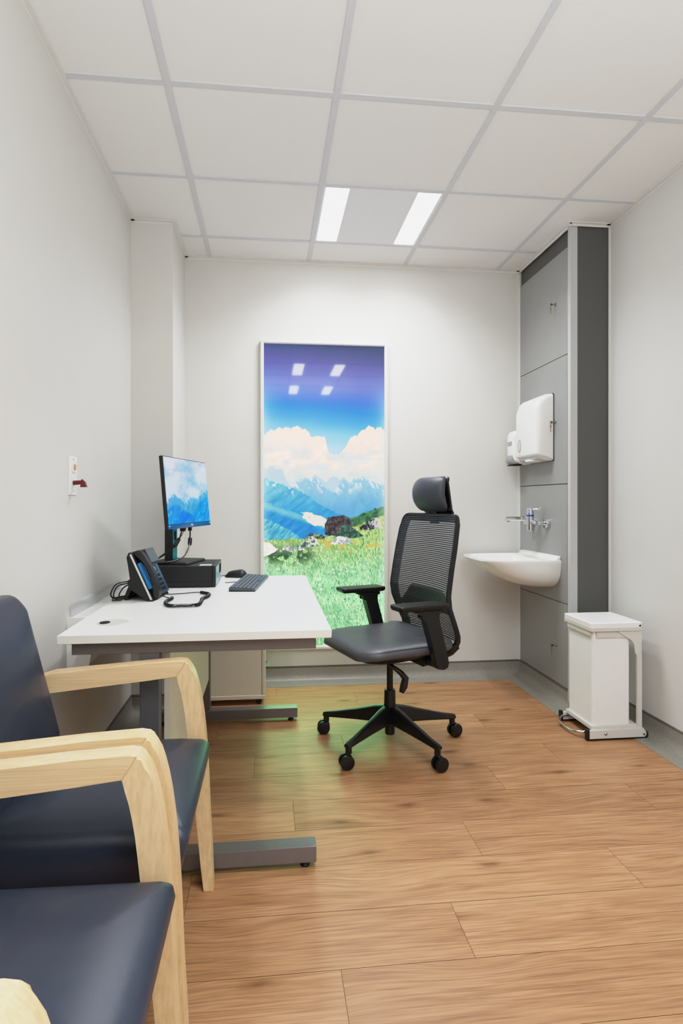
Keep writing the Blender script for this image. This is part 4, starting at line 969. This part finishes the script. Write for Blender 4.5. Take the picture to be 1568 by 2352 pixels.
# headrest
def hfn(p):
    x, y, z = p      # x = width, y = height, z = thickness
    cur = -.026 * (x / .12) ** 2; bow = .036 * (1 - ((y - .008) / .085) ** 2)
    return (-.218 + z + cur + bow, x, 1.140 + y)
bm = BM(); rings = []
for rho, zz in [(.55, -.020), (.95, -.018), (1.0, -.008)] + [(q, .002 + .022 * math.sqrt(max(0, 1 - q ** 5))) for q in (1.0, .99, .97, .94, .9, .84, .76, .66, .54, .4, .25, .1, .02)]:
    e_ = 2 + 3.2 * rho ** 3; ring = []
    for k in range(48):
        a = 2 * PI * k / 48; c_, s_ = math.cos(a), math.sin(a)
        ring.append(Vector(hfn((.119 * rho * math.copysign(abs(c_) ** (2 / e_), c_), .081 * rho * math.copysign(abs(s_) ** (2 / e_), s_), zz))))
    rings.append(ring)
skin_rings(bm, rings); hr = mesh_obj('headrest', bm, M_head, t, world=False, ang=70)
bm = BM(); cushion(bm, .117, .090, .026, [(.02, -.030), (0.0, -.024), (-.001, -.014), (.01, -.013)], lambda p: hfn((p[0], p[1] - .008, p[2])), 8)
mesh_obj('headrest_shell', bm, M_frame, t, world=False, ang=60)
bm = BM(); prism(bm, [(-.252, 1.00), (-.236, 1.00), (-.236, 1.06), (-.222, 1.12), (-.238, 1.12), (-.256, 1.05)], -.03, .03, 'Y', .004); mesh_obj('headrest_stem', bm, M_frame, t, world=False)
# armrests
for s in (-1, 1):
    bm = BM(); cushion(bm, .118, .048, .014, [(.012, .658), (.006, .660), (0, .668), (.0, .677), (.002, .6805), (.006, .682), (.03, .6825)], lambda p: (p[0] + .012, p[1] + s * .268, p[2])); ap = mesh_obj('armrest_pad', bm, M_frame, t, world=False, ang=45)
    bm = BM(); prism(bm, [(p.x, p.y) for p in smooth_path([(x, z, 0) for x, z in [(.058, .657), (.044, .649), (.02, .640), (-.002, .622), (-.015, .585), (-.035, .52), (-.058, .44), (-.068, .405), (-.118, .405), (-.115, .45), (-.098, .52), (-.078, .59), (-.072, .625), (-.078, .645), (-.092, .655)]], 4)], s * .268 - .021, s * .268 + .021, 'Y', .008); mesh_obj('armrest_post', bm, M_frame, t, world=False)
    bm = BM(); prism(bm, [(s * .28, .404), (s * .28, .43), (s * .2, .436), (s * .1, .425), (s * .1, .40), (s * .2, .402)], -.118, -.070, 'X', .006); mesh_obj('armrest_bracket', bm, M_frame, t, world=False)

# ------------------------------------------------------------------ waiting armchairs
t = thing('armchair', 'beech armchair with navy vinyl seat, the farther one against the desk end', 'chair', (-.06, -1.86, 0), 0, 'beech armchairs along the left wall')
yc, ho = -1.861, .287
def arm_side(y0, y1):
    arm = [(-.345, .605), (-.345, .562), (-.235, .580), (.02, .605), (.0965, .612), (.1225, .6548), (.106, .658), (.0, .651), (-.24, .634)]
    bm = BM(); prism(bm, arm, y0, y1, 'Y', .0038); mesh_obj('armrest', bm, M_beech, t)
    inner = [(.0945, .6125), (.108, .57), (.119, .51), (.127, .44), (.134, .38), (.142, .3), (.156, .15), (.170, .0)]
    outer = [(.198, .0), (.194, .1), (.188, .2), (.184, .3), (.180, .38), (.174, .46), (.164, .54), (.151, .60), (.137, .637), (.1215, .6555)]
    leg = [(p.x, p.y) for q in (inner, outer) for p in smooth_path([(x, z, 0) for x, z in q], 2)]
    bm = BM(); prism(bm, leg, y0, y1, 'Y', .0038); mesh_obj('leg', bm, M_beechv, t)
    bm = BM(); prism(bm, [(-.350, 0), (-.322, 0), (-.296, .30), (-.290, .57), (-.338, .562), (-.332, .30)], y0 + .003, y1 - .003, 'Y', .005); mesh_obj('leg', bm, M_beechv, t)
arm_side(yc + ho - .046, yc + ho); arm_side(yc - ho, yc - ho + .046)
def sfn(p):
    x, y, z = p; top = z > .40
    ex = x + .015 - .012 * (1 - (y / .235) ** 2) * 0 - .014
    crown = (.026 * max(0, 1 - (x / .23) ** 2) * max(0, 1 - (y / .24) ** 2)) if top else 0
    und = -(.47 - z) * .22 if x > .1 else 0
    return (ex - .02 + und * max(0, (x - .1) / .12), yc + y, z + crown - .010 * max(0, (x - .08) / .14) ** 2 * top)
bm = BM(); cushion(bm, .222, .2385, .022, [(.05, .322), (.012, .328), (.0, .344), (-.002, .39), (0, .425), (.007, .440), (.02, .449), (.045, .454), (.09, .456), (.15, .457), (.20, .457)], sfn, 8); mesh_obj('seat', bm, M_vinyl, t, ang=75)
def bfn(p):
    y, zz, h = p; z = .65 + zz
    x0 = float(np.interp(z, [.40, .48, .56, .63, .72, .785, .86], [-.196, -.207, -.214, -.224, -.247, -.271, -.303]))
    wid = 1 - .10 * max(0, (z - .55) / .3) ** 2
    return (x0 + h + .012 * max(0, 1 - (y / .2) ** 2) * (h > -.02), yc + y * wid, z)
bm = BM(); cushion(bm, .222, .215, .05, [(.02, -.045), (.004, -.042), (0, -.03), (0, -.016), (.004, -.006), (.012, -.001), (.03, .002), (.07, .003), (.12, .004), (.2, .004)], bfn, 8); mesh_obj('backrest', bm, M_vinyl, t, ang=75)
bm = BM(); box(bm, (.10, yc - .2401, .352), (.128, yc + .2401, .39), .004); box(bm, (-.30, yc - .2401, .35), (-.275, yc + .2401, .39), .004); mesh_obj('rail', bm, M_beech, t)
c2 = copy_tree(t); c2.location.y -= .61
c2['label'] = 'beech armchair with navy vinyl seat, the nearer one cut by the photo edge'

# ------------------------------------------------------------------ camera, light, colour
cam = bpy.data.cameras.new('camera'); co = bpy.data.objects.new('camera', cam); COL.objects.link(co)
co.location = CAMP; co.rotation_euler = (PI / 2, 0, -.1066)
cam.sensor_fit = 'HORIZONTAL'; cam.sensor_width = 36; cam.lens = 1333.2 / 1568 * 36
cam.shift_x = (784 - 760.9) / 1568; cam.shift_y = -(1176 - 1150.1) / 1568
cam.clip_start = .05
scene.camera = co
w = bpy.data.worlds.new('world'); scene.world = w; w.use_nodes = True
w.node_tree.nodes['Background'].inputs[0].default_value = (.5, .55, .6, 1); w.node_tree.nodes['Background'].inputs[1].default_value = .2
# added green lamp at the picture's face, strengthens the backlit meadow's spill
lg = bpy.data.lights.new('added_green_spill', 'AREA'); go = bpy.data.objects.new('added_green_spill', lg); COL.objects.link(go)
lg.shape = 'RECTANGLE'; lg.size = .74; lg.size_y = .3; lg.energy = 2.0; lg.spread = math.radians(125); lg.color = (.36, 1, .40); go.location = (.695, YB - .04, .37); go.rotation_euler = (-PI / 2 + .6, 0, 0)
# added unseen fill lamp behind the camera, bounced off the ceiling
la = bpy.data.lights.new('added_bounce_fill', 'AREA'); lo = bpy.data.objects.new('added_bounce_fill', la); COL.objects.link(lo)
la.energy = 68; la.size = .6; lo.location = (.9, -3.6, 1.5); lo.rotation_euler = (PI, 0, 0); la.color = (.84, .93, 1)
scene.view_settings.view_transform = 'Standard'; scene.view_settings.look = 'None'; scene.view_settings.exposure = -0.13; scene.view_settings.gamma = 1
# soft-shouldered development curve (scene values up to 4 keep detail)
vs = scene.view_settings; vs.use_curve_mapping = True; cm = vs.curve_mapping
cm.white_level = (4, 4, 4); cv = cm.curves[3]
for k, (x, y) in enumerate([(0, 0), (.02, .017), (.1, .1), (.2, .21), (.4, .425), (.7, .68), (1.0, .83), (1.5, .92), (2.5, .98), (4, 1.0)]):
    if k == 0: cv.points[0].location = (0, 0)
    elif k == 9: cv.points[-1].location = (1, 1)
    else: cv.points.new(x / 4, y)
cm.update()
scene.cycles.max_bounces = 12; scene.cycles.diffuse_bounces = 8; scene.cycles.glossy_bounces = 5; scene.cycles.transmission_bounces = 6
scene.cycles.use_denoising = True; scene.cycles.sample_clamp_indirect = 6
